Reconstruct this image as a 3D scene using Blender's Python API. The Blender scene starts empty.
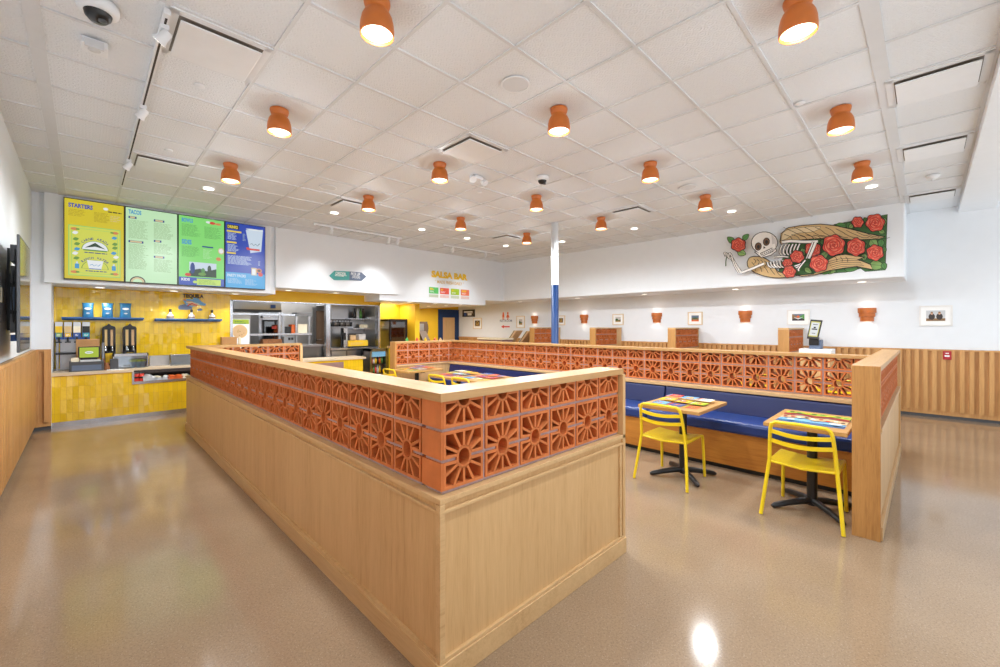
import bpy, math, random
from math import sin, cos, pi, radians, atan, sqrt
from mathutils import Vector as V
random.seed(7)
S = bpy.context.scene
COL = S.collection
# ------------------------------------------------------------------ camera calibration
F, HZ, CX, H = 421.0, 326.5, 500.0, 1.56
YAW = atan((CX - 84.4) / F)
CZ = 3.567                                    # ceiling height
sy_, cy_ = sin(YAW), cos(YAW)
def ray(x, y):
    u = (x - CX) / F; v = (HZ - y) / F
    return V((sy_ + u * cy_, cy_ - u * sy_, v))
def onY(x, y, Y):
    r = ray(x, y); p = r * (Y / r.y); return V((p.x, Y, p.z + H))
def onX(x, y, X):
    r = ray(x, y); p = r * (X / r.x); return V((X, p.y, p.z + H))
def onZ(x, y, Z):
    r = ray(x, y); p = r * ((Z - H) / r.z); return V((p.x, p.y, Z))

cam = bpy.data.cameras.new('camera'); camo = bpy.data.objects.new('camera', cam)
COL.objects.link(camo); S.camera = camo
camo.location = (0, 0, H); camo.rotation_euler = (pi / 2, 0, -YAW)
cam.sensor_width = 36; cam.lens = 36 * F / 1000; cam.shift_y = -(333.5 - HZ) / 1000
cam.clip_start = 0.02; cam.clip_end = 200

# ------------------------------------------------------------------ materials
def lin(c):
    def f(v):
        v /= 255.0
        return v / 12.92 if v <= 0.04045 else ((v + 0.055) / 1.055) ** 2.4
    return (f(c[0]), f(c[1]), f(c[2]), 1.0)
M = {}
def nodes(name):
    m = bpy.data.materials.new(name); m.use_nodes = True; M[name] = m
    nt = m.node_tree; b = nt.nodes['Principled BSDF']
    return m, nt, b, nt.nodes.new, nt.links.new
def pos(nt, scale=(1, 1, 1), kind='Object'):
    tc = nt.nodes.new('ShaderNodeTexCoord'); mp = nt.nodes.new('ShaderNodeMapping')
    mp.inputs['Scale'].default_value = scale
    if kind == 'Geo':
        g = nt.nodes.new('ShaderNodeNewGeometry'); nt.links.new(g.outputs['Position'], mp.inputs['Vector'])
    else:
        nt.links.new(tc.outputs[kind], mp.inputs['Vector'])
    return mp.outputs['Vector']
def ramp(nt, fac, stops):
    r = nt.nodes.new('ShaderNodeValToRGB'); e = r.color_ramp.elements
    while len(e) < len(stops): e.new(0.5)
    for el, (p, c) in zip(e, stops): el.position = p; el.color = c
    nt.links.new(fac, r.inputs['Fac']); return r.outputs['Color']
def plain(name, c, rough=0.5, metal=0.0, var=0.06, scale=6.0, bump=0.0, spec=0.5, coat=0.0):
    m, nt, b, N, L = nodes(name)
    n = N('ShaderNodeTexNoise'); n.inputs['Scale'].default_value = scale; n.inputs['Detail'].default_value = 3
    L(pos(nt), n.inputs['Vector'])
    a = lin(c); lo = tuple(x * (1 - var) for x in a[:3]) + (1,); hi = tuple(min(1, x * (1 + var)) for x in a[:3]) + (1,)
    L(ramp(nt, n.outputs['Fac'], [(0.3, lo), (0.7, hi)]), b.inputs['Base Color'])
    b.inputs['Roughness'].default_value = rough; b.inputs['Metallic'].default_value = metal
    b.inputs['Specular IOR Level'].default_value = spec; b.inputs['Coat Weight'].default_value = coat
    if bump:
        bp = N('ShaderNodeBump'); bp.inputs['Strength'].default_value = bump; bp.inputs['Distance'].default_value = 0.004
        L(n.outputs['Fac'], bp.inputs['Height']); L(bp.outputs['Normal'], b.inputs['Normal'])
    return m
def emit(name, c, strength):
    m, nt, b, N, L = nodes(name)
    b.inputs['Base Color'].default_value = (0.02, 0.02, 0.02, 1)
    b.inputs['Emission Color'].default_value = lin(c); b.inputs['Emission Strength'].default_value = strength
    b.inputs['Roughness'].default_value = 0.25
    return m
def wood(name, light, dark, axis='z', rough=0.42, sc=26.0):
    m, nt, b, N, L = nodes(name)
    s = {'x': (0.06, 1, 1), 'y': (1, 0.06, 1), 'z': (1, 1, 0.06)}[axis]
    vec = pos(nt, s)
    n1 = N('ShaderNodeTexNoise'); n1.inputs['Scale'].default_value = sc; n1.inputs['Detail'].default_value = 6; n1.inputs['Roughness'].default_value = 0.62
    n2 = N('ShaderNodeTexNoise'); n2.inputs['Scale'].default_value = sc * 6; n2.inputs['Detail'].default_value = 2
    n3 = N('ShaderNodeTexNoise'); n3.inputs['Scale'].default_value = sc * .16; n3.inputs['Detail'].default_value = 1
    for n in (n1, n2, n3): L(vec, n.inputs['Vector'])
    a1 = N('ShaderNodeMath'); a1.operation = 'MULTIPLY_ADD'; a1.inputs[1].default_value = 0.3
    L(n2.outputs['Fac'], a1.inputs[0])
    a0 = N('ShaderNodeMath'); a0.operation = 'MULTIPLY'; a0.inputs[1].default_value = 0.45; L(n1.outputs['Fac'], a0.inputs[0]); L(a0.outputs[0], a1.inputs[2])
    a2 = N('ShaderNodeMath'); a2.operation = 'MULTIPLY_ADD'; a2.inputs[1].default_value = 0.3; L(n3.outputs['Fac'], a2.inputs[0]); L(a1.outputs[0], a2.inputs[2])
    L(ramp(nt, a2.outputs[0], [(0.34, lin(dark)), (0.5, tuple((p * .65 + q * .35) for p, q in zip(lin(light), lin(dark)))), (0.66, lin(light))]), b.inputs['Base Color'])
    b.inputs['Roughness'].default_value = rough
    bp = N('ShaderNodeBump'); bp.inputs['Strength'].default_value = 0.12; bp.inputs['Distance'].default_value = 0.002
    L(a1.outputs[0], bp.inputs['Height']); L(bp.outputs['Normal'], b.inputs['Normal'])
    return m
def tile_mat(name, c, wu=0.066, hz=0.205, u='x', grout=(214, 168, 44), tilt=0.13):
    m, nt, b, N, L = nodes(name)
    g = N('ShaderNodeNewGeometry'); sp = N('ShaderNodeSeparateXYZ'); L(g.outputs['Position'], sp.inputs[0])
    cb = N('ShaderNodeCombineXYZ')
    def div(sock, k):
        d = N('ShaderNodeMath'); d.operation = 'DIVIDE'; d.inputs[1].default_value = k; L(sock, d.inputs[0]); return d.outputs[0]
    L(div(sp.outputs[u.upper()], wu), cb.inputs[0]); L(div(sp.outputs['Z'], hz), cb.inputs[1])
    fl = N('ShaderNodeVectorMath'); fl.operation = 'FLOOR'; L(cb.outputs[0], fl.inputs[0])
    fr = N('ShaderNodeVectorMath'); fr.operation = 'FRACTION'; L(cb.outputs[0], fr.inputs[0])
    wn = N('ShaderNodeTexWhiteNoise'); wn.noise_dimensions = '3D'; L(fl.outputs[0], wn.inputs['Vector'])
    s2 = N('ShaderNodeSeparateXYZ'); L(fr.outputs[0], s2.inputs[0])
    def edge(sock, w):
        a = N('ShaderNodeMath'); a.operation = 'SUBTRACT'; a.inputs[1].default_value = 0.5; L(sock, a.inputs[0])
        bb = N('ShaderNodeMath'); bb.operation = 'ABSOLUTE'; L(a.outputs[0], bb.inputs[0])
        cc = N('ShaderNodeMath'); cc.operation = 'GREATER_THAN'; cc.inputs[1].default_value = 0.5 - w; L(bb.outputs[0], cc.inputs[0]); return cc.outputs[0]
    mx = N('ShaderNodeMath'); mx.operation = 'MAXIMUM'; L(edge(s2.outputs[0], 0.03), mx.inputs[0]); L(edge(s2.outputs[1], 0.010), mx.inputs[1])
    a = lin(c)
    col = ramp(nt, wn.outputs['Value'], [(0, tuple(x * .94 for x in a[:3]) + (1,)), (1, tuple(min(1, x * 1.05) for x in a[:3]) + (1,))])
    mix = N('ShaderNodeMix'); mix.data_type = 'RGBA'; L(mx.outputs[0], mix.inputs['Factor']); L(col, mix.inputs['A']); mix.inputs['B'].default_value = lin(grout)
    L(mix.outputs['Result'], b.inputs['Base Color'])
    b.inputs['Roughness'].default_value = 0.07; b.inputs['Specular IOR Level'].default_value = 0.8
    sub = N('ShaderNodeVectorMath'); sub.operation = 'SUBTRACT'; sub.inputs[1].default_value = (0.5, 0.5, 0.5); L(wn.outputs['Color'], sub.inputs[0])
    sc = N('ShaderNodeVectorMath'); sc.operation = 'SCALE'; sc.inputs['Scale'].default_value = tilt; L(sub.outputs[0], sc.inputs[0])
    nz = N('ShaderNodeTexNoise'); nz.inputs['Scale'].default_value = 14; L(g.outputs['Position'], nz.inputs['Vector'])
    bp = N('ShaderNodeBump'); bp.inputs['Strength'].default_value = 0.25; bp.inputs['Distance'].default_value = 0.012; L(nz.outputs['Fac'], bp.inputs['Height'])
    ad = N('ShaderNodeVectorMath'); ad.operation = 'ADD'; L(bp.outputs['Normal'], ad.inputs[0]); L(sc.outputs[0], ad.inputs[1])
    nn = N('ShaderNodeVectorMath'); nn.operation = 'NORMALIZE'; L(ad.outputs[0], nn.inputs[0]); L(nn.outputs[0], b.inputs['Normal'])
    return m
def steel(name, c=(190, 190, 192), rough=0.28):
    return plain(name, c, rough, 1.0, 0.08, 3.0)
def glass(name, tint=(235, 240, 245), amount=0.12):
    m, nt, b, N, L = nodes(name)
    out = [n for n in nt.nodes if n.type == 'OUTPUT_MATERIAL'][0]
    t = N('ShaderNodeBsdfTransparent'); t.inputs[0].default_value = lin(tint)
    gl = N('ShaderNodeBsdfGlossy'); gl.inputs['Roughness'].default_value = 0.03
    mx = N('ShaderNodeMixShader'); mx.inputs[0].default_value = amount
    L(t.outputs[0], mx.inputs[1]); L(gl.outputs[0], mx.inputs[2]); L(mx.outputs[0], out.inputs['Surface'])
    return m

def floor_mat():
    m, nt, b, N, L = nodes('polished_concrete')
    p = pos(nt, kind='Geo')
    big = N('ShaderNodeTexNoise'); big.inputs['Scale'].default_value = 0.9; big.inputs['Detail'].default_value = 5
    mid = N('ShaderNodeTexNoise'); mid.inputs['Scale'].default_value = 90; mid.inputs['Detail'].default_value = 4
    vor = N('ShaderNodeTexVoronoi'); vor.inputs['Scale'].default_value = 170
    vor2 = N('ShaderNodeTexVoronoi'); vor2.inputs['Scale'].default_value = 110
    for n in (big, mid, vor, vor2): L(p, n.inputs['Vector'])
    c1 = ramp(nt, big.outputs['Fac'], [(0.3, lin((149, 126, 101))), (0.7, lin((168, 145, 119)))])
    c2 = ramp(nt, mid.outputs['Fac'], [(0.36, (0.62, 0.60, 0.58, 1)), (0.56, (1, 1, 1, 1))])
    mu = N('ShaderNodeMix'); mu.data_type = 'RGBA'; mu.blend_type = 'MULTIPLY'; mu.inputs['Factor'].default_value = 0.35
    L(c1, mu.inputs['A']); L(c2, mu.inputs['B'])
    def speck(v, thr, lo, hi):
        s = N('ShaderNodeSeparateColor'); L(v.outputs['Color'], s.inputs[0])
        g = N('ShaderNodeMath'); g.operation = 'GREATER_THAN'; g.inputs[1].default_value = thr; L(s.outputs[0], g.inputs[0])
        d = N('ShaderNodeMath'); d.operation = 'LESS_THAN'; d.inputs[1].default_value = hi; L(v.outputs['Distance'], d.inputs[0])
        k = N('ShaderNodeMath'); k.operation = 'MULTIPLY'; L(g.outputs[0], k.inputs[0]); L(d.outputs[0], k.inputs[1]); return k.outputs[0]
    x1 = N('ShaderNodeMix'); x1.data_type = 'RGBA'; x1.inputs['B'].default_value = lin((112, 95, 80))
    k1 = N('ShaderNodeMath'); k1.operation = 'MULTIPLY'; k1.inputs[1].default_value = 0.55; L(speck(vor, 0.72, 0, 0.36), k1.inputs[0])
    L(k1.outputs[0], x1.inputs['Factor']); L(mu.outputs['Result'], x1.inputs['A'])
    x2 = N('ShaderNodeMix'); x2.data_type = 'RGBA'; x2.inputs['B'].default_value = lin((190, 172, 154))
    k2 = N('ShaderNodeMath'); k2.operation = 'MULTIPLY'; k2.inputs[1].default_value = 0.35; L(speck(vor2, 0.8, 0, 0.3), k2.inputs[0])
    L(k2.outputs[0], x2.inputs['Factor']); L(x1.outputs['Result'], x2.inputs['A'])
    L(x2.outputs['Result'], b.inputs['Base Color'])
    rr = N('ShaderNodeMapRange'); rr.inputs['To Min'].default_value = 0.08; rr.inputs['To Max'].default_value = 0.15; L(big.outputs['Fac'], rr.inputs['Value']); L(rr.outputs[0], b.inputs['Roughness'])
    b.inputs['Specular IOR Level'].default_value = 0.55
    return m
def ceiling_mat():
    m, nt, b, N, L = nodes('embossed_ceiling_tile')
    g = N('ShaderNodeNewGeometry'); mp = N('ShaderNodeMapping'); mp.inputs['Location'].default_value = (-0.372 / 0.076, -0.249 / 0.076, 0); mp.inputs['Scale'].default_value = (1 / 0.076, 1 / 0.076, 0)
    L(g.outputs['Position'], mp.inputs['Vector'])
    v = N('ShaderNodeTexVoronoi'); v.voronoi_dimensions = '2D'; v.inputs['Scale'].default_value = 1; v.inputs['Randomness'].default_value = 0.0; L(mp.outputs[0], v.inputs['Vector'])
    ms = N('ShaderNodeMath'); ms.operation = 'MULTIPLY'; ms.inputs[1].default_value = 24; L(v.outputs['Distance'], ms.inputs[0])
    si = N('ShaderNodeMath'); si.operation = 'SINE'; L(ms.outputs[0], si.inputs[0])
    nz = N('ShaderNodeTexNoise'); nz.inputs['Scale'].default_value = 70; nz.inputs['Detail'].default_value = 3; L(g.outputs['Position'], nz.inputs['Vector'])
    ad = N('ShaderNodeMath'); ad.operation = 'MULTIPLY_ADD'; ad.inputs[1].default_value = 4.0; L(nz.outputs['Fac'], ad.inputs[0]); L(si.outputs[0], ad.inputs[2])
    bp = N('ShaderNodeBump'); bp.inputs['Strength'].default_value = 0.32; bp.inputs['Distance'].default_value = 0.004
    L(ad.outputs[0], bp.inputs['Height']); L(bp.outputs['Normal'], b.inputs['Normal'])
    b.inputs['Base Color'].default_value = lin((226, 230, 234)); b.inputs['Roughness'].default_value = 0.6
    return m
floor_mat(); ceiling_mat()
plain('white_paint', (232, 236, 240), 0.6, var=0.01)
plain('white_metal', (228, 231, 234), 0.4, var=0.02)
plain('grid_white', (212, 215, 218), 0.5, var=0.02)
plain('recess_grey', (128, 118, 108), 0.7)
plain('dark_gap', (58, 50, 44), 0.8)
wood('oak', (216, 178, 126), (190, 146, 94), 'z')
wood('oak_x', (216, 180, 130), (188, 146, 96), 'x')
wood('oak_y', (216, 180, 130), (188, 146, 96), 'y')
wood('cap_x', (196, 154, 100), (166, 124, 74), 'x')
wood('cap_y', (196, 152, 96), (166, 122, 70), 'y')
wood('oak_pale', (228, 206, 174), (206, 180, 144), 'x')
wood('slat_wood', (212, 162, 102), (174, 120, 64), 'z', sc=16)
wood('end_wood', (196, 144, 82), (160, 110, 56), 'z', sc=30)
wood('bench_wood', (200, 134, 52), (164, 98, 32), 'y')
wood('table_wood', (198, 152, 90), (168, 122, 64), 'y')
plain('terracotta', (204, 116, 58), 0.7, var=0.12, scale=9, bump=0.15)
plain('clay_lamp', (194, 106, 38), 0.38, var=0.10, scale=7)
plain('mortar', (172, 148, 146), 0.9, var=0.1, scale=60, bump=0.3)
tile_mat('yellow_tile', (238, 196, 34))
tile_mat('yellow_tile_side', (232, 186, 34), u='y')
plain('yellow_paint', (236, 190, 36), 0.5, var=0.02)
plain('yellow_metal', (238, 206, 28), 0.33, var=0.03)
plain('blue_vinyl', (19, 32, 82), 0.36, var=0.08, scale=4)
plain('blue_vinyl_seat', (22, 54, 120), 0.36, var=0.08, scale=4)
plain('blue_paint', (15, 50, 98), 0.35, var=0.03)
plain('shelf_blue', (40, 92, 150), 0.4)
plain('bag_blue', (44, 122, 168), 0.35, var=0.12, scale=30, bump=0.5)
plain('black_iron', (26, 27, 30), 0.35, var=0.05)
plain('black_plastic', (24, 22, 22), 0.32, var=0.05)
plain('dark_grey', (74, 76, 80), 0.45)
plain('mid_grey', (140, 142, 145), 0.45)
plain('pale_grey', (206, 208, 210), 0.45)
plain('cardboard', (190, 142, 92), 0.8, var=0.08)
plain('brown_door', (92, 72, 56), 0.5)
plain('basket_brown', (142, 92, 56), 0.8, var=0.25, scale=40)
plain('cream', (240, 228, 200), 0.6)
plain('tan', (214, 176, 130), 0.6)
plain('mauve', (152, 118, 112), 0.5)
plain('paper_white', (246, 246, 244), 0.5, var=0.01)
plain('red', (214, 60, 44), 0.45); plain('fire_red', (176, 34, 44), 0.4)
plain('orange', (226, 104, 40), 0.5); plain('green', (86, 150, 70), 0.5); plain('lime', (168, 190, 40), 0.5)
plain('teal', (52, 168, 178), 0.5); plain('sign_teal', (66, 158, 150), 0.5); plain('slate', (96, 110, 134), 0.5)
plain('salsa_green', (90, 190, 100), 0.5); plain('salsa_red', (224, 88, 66), 0.5); plain('salsa_lime', (160, 196, 34), 0.5); plain('salsa_orange', (232, 116, 78), 0.5)
plain('sign_yellow', (242, 196, 30), 0.5); plain('sign_tan', (222, 190, 130), 0.6)
plain('pale_green', (196, 204, 180), 0.6); plain('pale_red', (226, 196, 188), 0.6)
plain('sky_blue', (120, 176, 214), 0.5); plain('deep_blue', (44, 82, 150), 0.5); plain('magenta', (190, 40, 96), 0.5); plain('purple', (110, 70, 140), 0.5)
plain('ink', (38, 30, 26), 0.6); plain('bone', (240, 236, 230), 0.6); plain('bone_shade', (206, 200, 196), 0.6)
plain('wing', (212, 178, 124), 0.6); plain('wing_light', (228, 206, 164), 0.6); plain('eye_brown', (110, 78, 54), 0.6)
plain('rose', (214, 76, 56), 0.6); plain('rose_light', (232, 128, 98), 0.6); plain('rose_dark', (158, 34, 34), 0.6)
plain('leaf_mid', (66, 112, 58), 0.6, var=.25, scale=5); plain('leaf', (84, 140, 70), 0.6); plain('leaf_light', (134, 172, 96), 0.6); plain('leaf_dark', (44, 84, 46), 0.6)
plain('pic_brown', (140, 106, 66), 0.5, var=0.3, scale=30); plain('pic_dark', (56, 46, 44), 0.5, var=0.3, scale=30); plain('pic_gold', (176, 140, 70), 0.5, var=.3, scale=30)
plain('frame_white', (232, 230, 226), 0.45); plain('frame_oak', (226, 204, 170), 0.45); plain('skin', (206, 160, 132), 0.6)
steel('steel', (168, 168, 170)); steel('steel_bright', (196, 198, 202), 0.25); steel('steel_dark', (120, 118, 116), 0.3); steel('steel_rough', (176, 174, 172), 0.45)
glass('clear_glass'); glass('dark_glass', (120, 128, 140), 0.2)
plain('screen_glass', (88, 84, 66), 0.08, var=0.02, spec=0.8)
emit('bulb', (255, 236, 206), 3.0); emit('downlight', (255, 246, 232), 3.0); emit('spot_glow', (255, 248, 238), 3.0)
E_ = 0.53
for n_, c_ in dict(scr_yellow=(226, 206, 44), scr_yellow2=(222, 226, 90), scr_mint=(204, 244, 196), scr_green=(140, 232, 122), scr_blue=(34, 72, 184), scr_sky=(82, 178, 236),
                   scr_indigo=(64, 92, 190), scr_white=(244, 248, 250), scr_ink=(44, 40, 36), scr_navy=(30, 66, 140), scr_text=(150, 176, 130), scr_ytext=(150, 132, 30), scr_gtext=(84, 150, 80), scr_lime=(206, 236, 110),
                   scr_ltgreen=(150, 220, 120), scr_leaf=(112, 160, 70), scr_red=(222, 70, 60), scr_orange=(226, 140, 84), scr_cyan=(70, 160, 214), scr_gold=(240, 214, 80), scr_tan=(222, 200, 150), scr_dkgreen=(40, 70, 50), scr_pale=(214, 230, 246), scr_grey=(150, 170, 190),
                   pos_green=(176, 200, 40), kiosk_yellow=(232, 226, 120)).items():
    emit(n_, c_, E_)

# ------------------------------------------------------------------ mesh builder
WL = {}
class MB:
    def __init__(s): s.v = []; s.f = []; s.m = []; s.sm = []
    def face(s, pts, m=0, sm=False):
        i = len(s.v); s.v += [tuple(p) for p in pts]; s.f.append(tuple(range(i, i + len(pts)))); s.m.append(m); s.sm.append(sm)
    def grid(s, vs, fs, m=0, sm=False):
        i = len(s.v); s.v += [tuple(p) for p in vs]
        for f in fs: s.f.append(tuple(i + k for k in f)); s.m.append(m); s.sm.append(sm)
    def hexa(s, p, m=0):
        s.grid(p, [(0, 3, 2, 1), (4, 5, 6, 7), (0, 1, 5, 4), (1, 2, 6, 5), (2, 3, 7, 6), (3, 0, 4, 7)], m)
    def box(s, x0, x1, y0, y1, z0, z1, m=0):
        s.hexa([(x0, y0, z0), (x1, y0, z0), (x1, y1, z0), (x0, y1, z0), (x0, y0, z1), (x1, y0, z1), (x1, y1, z1), (x0, y1, z1)], m)
    def bar(s, p, q, a, b, m=0):                  # box from p to q with half axes a, b
        p, q, a, b = V(p), V(q), V(a), V(b)
        s.hexa([p - a - b, p + a - b, p + a + b, p - a + b, q - a - b, q + a - b, q + a + b, q - a + b], m)
    def prism(s, poly, off, m=0):
        off = V(off); P0 = [V(p) for p in poly]; P1 = [p + off for p in P0]; n = len(P0)
        s.face(P0[::-1], m); s.face(P1, m)
        for i in range(n): j = (i + 1) % n; s.face([P0[i], P0[j], P1[j], P1[i]], m)
    def tube(s, pts, r, seg=8, m=0, caps=True):
        pts = [V(p) for p in pts]; n = len(pts); R = r if isinstance(r, (list, tuple)) else [r] * n
        ts = []
        for i in range(n):
            a = pts[max(0, i - 1)]; b = pts[min(n - 1, i + 1)]; ts.append((b - a).normalized())
        t0 = ts[0]; u = t0.cross(V((0, 0, 1)));
        if u.length < 1e-3: u = t0.cross(V((0, 1, 0)))
        u.normalize(); vs = []
        for i in range(n):
            u = (u - ts[i] * u.dot(ts[i])).normalized(); w = ts[i].cross(u)
            for k in range(seg):
                a = 2 * pi * k / seg; vs.append(pts[i] + (u * cos(a) + w * sin(a)) * R[i])
        fs = []
        for i in range(n - 1):
            for k in range(seg):
                k2 = (k + 1) % seg; fs.append((i * seg + k, i * seg + k2, (i + 1) * seg + k2, (i + 1) * seg + k))
        s.grid(vs, fs, m, True)
        if caps:
            s.face(vs[:seg][::-1], m); s.face(vs[-seg:], m)
    def lathe(s, prof, c=(0, 0, 0), seg=20, m=0, a0=0.0, a1=2 * pi, sm=True):
        full = abs(a1 - a0 - 2 * pi) < 1e-6; n = seg if full else seg + 1; vs = []
        for r, z in prof:
            for k in range(n):
                a = a0 + (a1 - a0) * k / seg; vs.append((c[0] + r * cos(a), c[1] + r * sin(a), c[2] + z))
        fs = []
        for i in range(len(prof) - 1):
            for k in range(seg):
                k2 = (k + 1) % n; fs.append((i * n + k, i * n + k2, (i + 1) * n + k2, (i + 1) * n + k))
        s.grid(vs, fs, m, sm)
    def cyl(s, c, r, z0, z1, seg=16, m=0):
        s.lathe([(0.0001, z0), (r, z0), (r, z0), (r, z1), (r, z1), (0.0001, z1)], (c[0], c[1], 0), seg, m)
    def build(s, name, mats, parent=None, bevel=0.0, loc=None):
        me = bpy.data.meshes.new(name)
        if isinstance(mats, str): mats = [mats]
        if parent is not None: o0 = WL[parent.name]
        elif loc is not None: o0 = V(loc)
        else:
            xs = [v[0] for v in s.v]; ys = [v[1] for v in s.v]; zs = [v[2] for v in s.v]
            o0 = V(((min(xs) + max(xs)) / 2, (min(ys) + max(ys)) / 2, min(zs)))
        me.from_pydata([(v[0] - o0[0], v[1] - o0[1], v[2] - o0[2]) for v in s.v], [], s.f)
        for mm in mats: me.materials.append(M[mm])
        me.polygons.foreach_set('material_index', s.m); me.polygons.foreach_set('use_smooth', s.sm)
        me.update()
        o = bpy.data.objects.new(name, me); COL.objects.link(o)
        if parent is not None: o.parent = parent
        else: o.location = o0
        WL[o.name] = V(o0)
        if bevel:
            b = o.modifiers.new('edge', 'BEVEL'); b.width = bevel; b.segments = 2; b.limit_method = 'ANGLE'
        return o
def tag(o, label=None, cat=None, group=None, kind=None):
    if label: o['label'] = label
    if cat: o['category'] = cat
    if group: o['group'] = group
    if kind: o['kind'] = kind
    return o
def thing(name, loc, label, cat, group=None):
    o = bpy.data.objects.new(name, None); COL.objects.link(o); o.location = loc; o.empty_display_size = 0.1
    WL[o.name] = V(loc); return tag(o, label, cat, group)
def copy_tree(o, loc, label, parent=None, rz=None):
    c = o.copy(); COL.objects.link(c)
    if parent is None:
        c.location = loc; c['label'] = label; WL[c.name] = V(loc)
        if rz is not None: c.rotation_euler = (0, 0, rz)
    else: c.parent = parent
    for ch in KIDS.get(o.name, []): copy_tree(ch, None, None, c)
    return c
KIDS = {}
_build = MB.build
def build2(s, name, mats, parent=None, bevel=0.0, loc=None):
    o = _build(s, name, mats, parent, bevel, loc)
    if parent is not None: KIDS.setdefault(parent.name, []).append(o)
    return o
MB.build = build2
def struct(name, mb, mats, bevel=0.0):
    o = mb.build(name, mats, bevel=bevel); o['kind'] = 'structure'; return o
def bx(*a):
    b = MB(); b.box(*a); return b

# flat art: polygons laid on a wall or a table, each layer a fraction of a millimetre prouder
_tc = {}
def text_shape(s, bold=0.0):
    k = (s, bold)
    if k in _tc: return _tc[k]
    cu = bpy.data.curves.new('t', 'FONT'); cu.body = s; cu.size = 1; cu.resolution_u = 3; cu.offset = bold
    ob = bpy.data.objects.new('t', cu); COL.objects.link(ob)
    bpy.context.view_layer.update()
    me = ob.evaluated_get(bpy.context.evaluated_depsgraph_get()).to_mesh()
    vs = [(v.co.x, v.co.y) for v in me.vertices]; fs = [tuple(p.vertices) for p in me.polygons]
    bpy.data.objects.remove(ob); bpy.data.curves.remove(cu)
    x0 = min(v[0] for v in vs); x1 = max(v[0] for v in vs); y0 = min(v[1] for v in vs); y1 = max(v[1] for v in vs)
    r = ([((a - x0) / (x1 - x0), (b - y0) / (y1 - y0)) for a, b in vs], fs); _tc[k] = r; return r
class Art(MB):
    def __init__(s, plane, at, step=0.0006):
        super().__init__(); s.plane = plane; s.at = at; s.step = step; s.k = 1; s.mats = []
    def P(s, u, w):
        o = s.step * s.k
        if s.plane == 'Y': return (u, s.at - o, w)
        if s.plane == 'X': return (s.at - o, -u, w)
        if s.plane == 'L': return (s.at + o, u, w)
        return (u, w, s.at + o)
    def mi(s, m):
        if m not in s.mats: s.mats.append(m)
        return s.mats.index(m)
    def px(s, x, y):
        if s.plane == 'Y': p = onY(x, y, s.at); return (p.x, p.z)
        if s.plane == 'X': p = onX(x, y, s.at); return (-p.y, p.z)
        p = onZ(x, y, s.at); return (p.x, p.y)
    def poly(s, pts, m):
        s.face([s.P(*p) for p in pts], s.mi(m)); s.k += 1
    def ppoly(s, pts, m): s.poly([s.px(*p) for p in pts], m)
    def rect(s, u0, w0, u1, w1, m, up=True):
        s.poly([(u0, w0), (u1, w0), (u1, w1), (u0, w1)], m)
    def rects(s, L, m):
        for (u0, w0, u1, w1) in L: s.face([s.P(*p) for p in [(u0, w0), (u1, w0), (u1, w1), (u0, w1)]], s.mi(m))
        s.k += 1
    def ell(s, u, w, ru, rw, m, n=24, a=0.0, wob=0.0, k=6):
        pts = []
        for i in range(n):
            t = 2 * pi * i / n; q = 1 + wob * cos(k * t); x = ru * q * cos(t); y = rw * q * sin(t)
            pts.append((u + x * cos(a) - y * sin(a), w + x * sin(a) + y * cos(a)))
        s.poly(pts, m)
    def line(s, pts, t, m, taper=False):
        n = len(pts); L = []; R = []
        for i in range(n):
            a = pts[max(0, i - 1)]; b = pts[min(n - 1, i + 1)]; dx, dy = b[0] - a[0], b[1] - a[1]; d = math.hypot(dx, dy) or 1
            tt = t * (0.25 + 0.75 * sin(pi * (i + .6) / (n + .2))) if taper else t
            L.append((pts[i][0] - dy / d * tt / 2, pts[i][1] + dx / d * tt / 2)); R.append((pts[i][0] + dy / d * tt / 2, pts[i][1] - dx / d * tt / 2))
        for i in range(n - 1): s.face([s.P(*R[i]), s.P(*R[i + 1]), s.P(*L[i + 1]), s.P(*L[i])], s.mi(m))
        s.k += 1
    def text(s, t, u0, w0, u1, w1, m, bold=0.012, shear=0.0):
        vs, fs = text_shape(t, bold)
        s.grid([s.P(u0 + (u1 - u0) * a, w0 + shear * a + (w1 - w0) * b) for a, b in vs], fs, s.mi(m)); s.k += 1
    def done(s, name, parent=None, loc=None): return s.build(name, s.mats, parent, loc=loc)

# ------------------------------------------------------------------ setting: floor, ceiling, walls
XL, XR = -0.56, 10.42                 # left wall, mural wall
YF = -1.75                            # open shop front behind the camera
b = MB(); b.box(-0.9, 10.9, YF, 14.2, -0.12, 0.0); struct('floor', b, 'polished_concrete')
b = MB(); b.box(-0.9, 10.9, YF, 9.9, CZ + 0.006, CZ + 0.12); struct('ceiling', b, 'embossed_ceiling_tile')
b = MB()
gx = [0.372 + 0.61 * i for i in range(-1, 16)]; gy = [0.249 + 0.61 * i for i in range(-3, 15)]
for x in gx:
    w = 0.042 if abs(x + 0.238) < .01 else 0.0125
    b.box(x - w, x + w, YF, 9.3, CZ - 0.004, CZ + 0.012)
for y in gy:
    w = 0.045 if abs(y - 0.249) < .01 else 0.0125
    b.box(XL, 9.45 if y > .5 else XR, y - w, y + w, CZ - 0.0045, CZ + 0.012)
struct('ceiling_grid', b, 'grid_white')
b = MB(); b.box(XL, XR, -0.78, -0.375, CZ - 0.10, CZ + 0.0); struct('ceiling_beam', b, 'white_paint')
b = MB(); b.box(XL - 0.3, XL, YF, 9.44, 0, CZ + .1); struct('wall_left', b, 'white_paint')
b = MB(); b.box(XL - .2, -0.36, 9.36, 10.3, 0, CZ + .1); struct('wall_stub', b, 'white_paint')
b = MB(); b.box(XR, XR + 0.3, YF, 13.4, 0, CZ + .1); struct('wall_right', b, 'white_paint')
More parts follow.
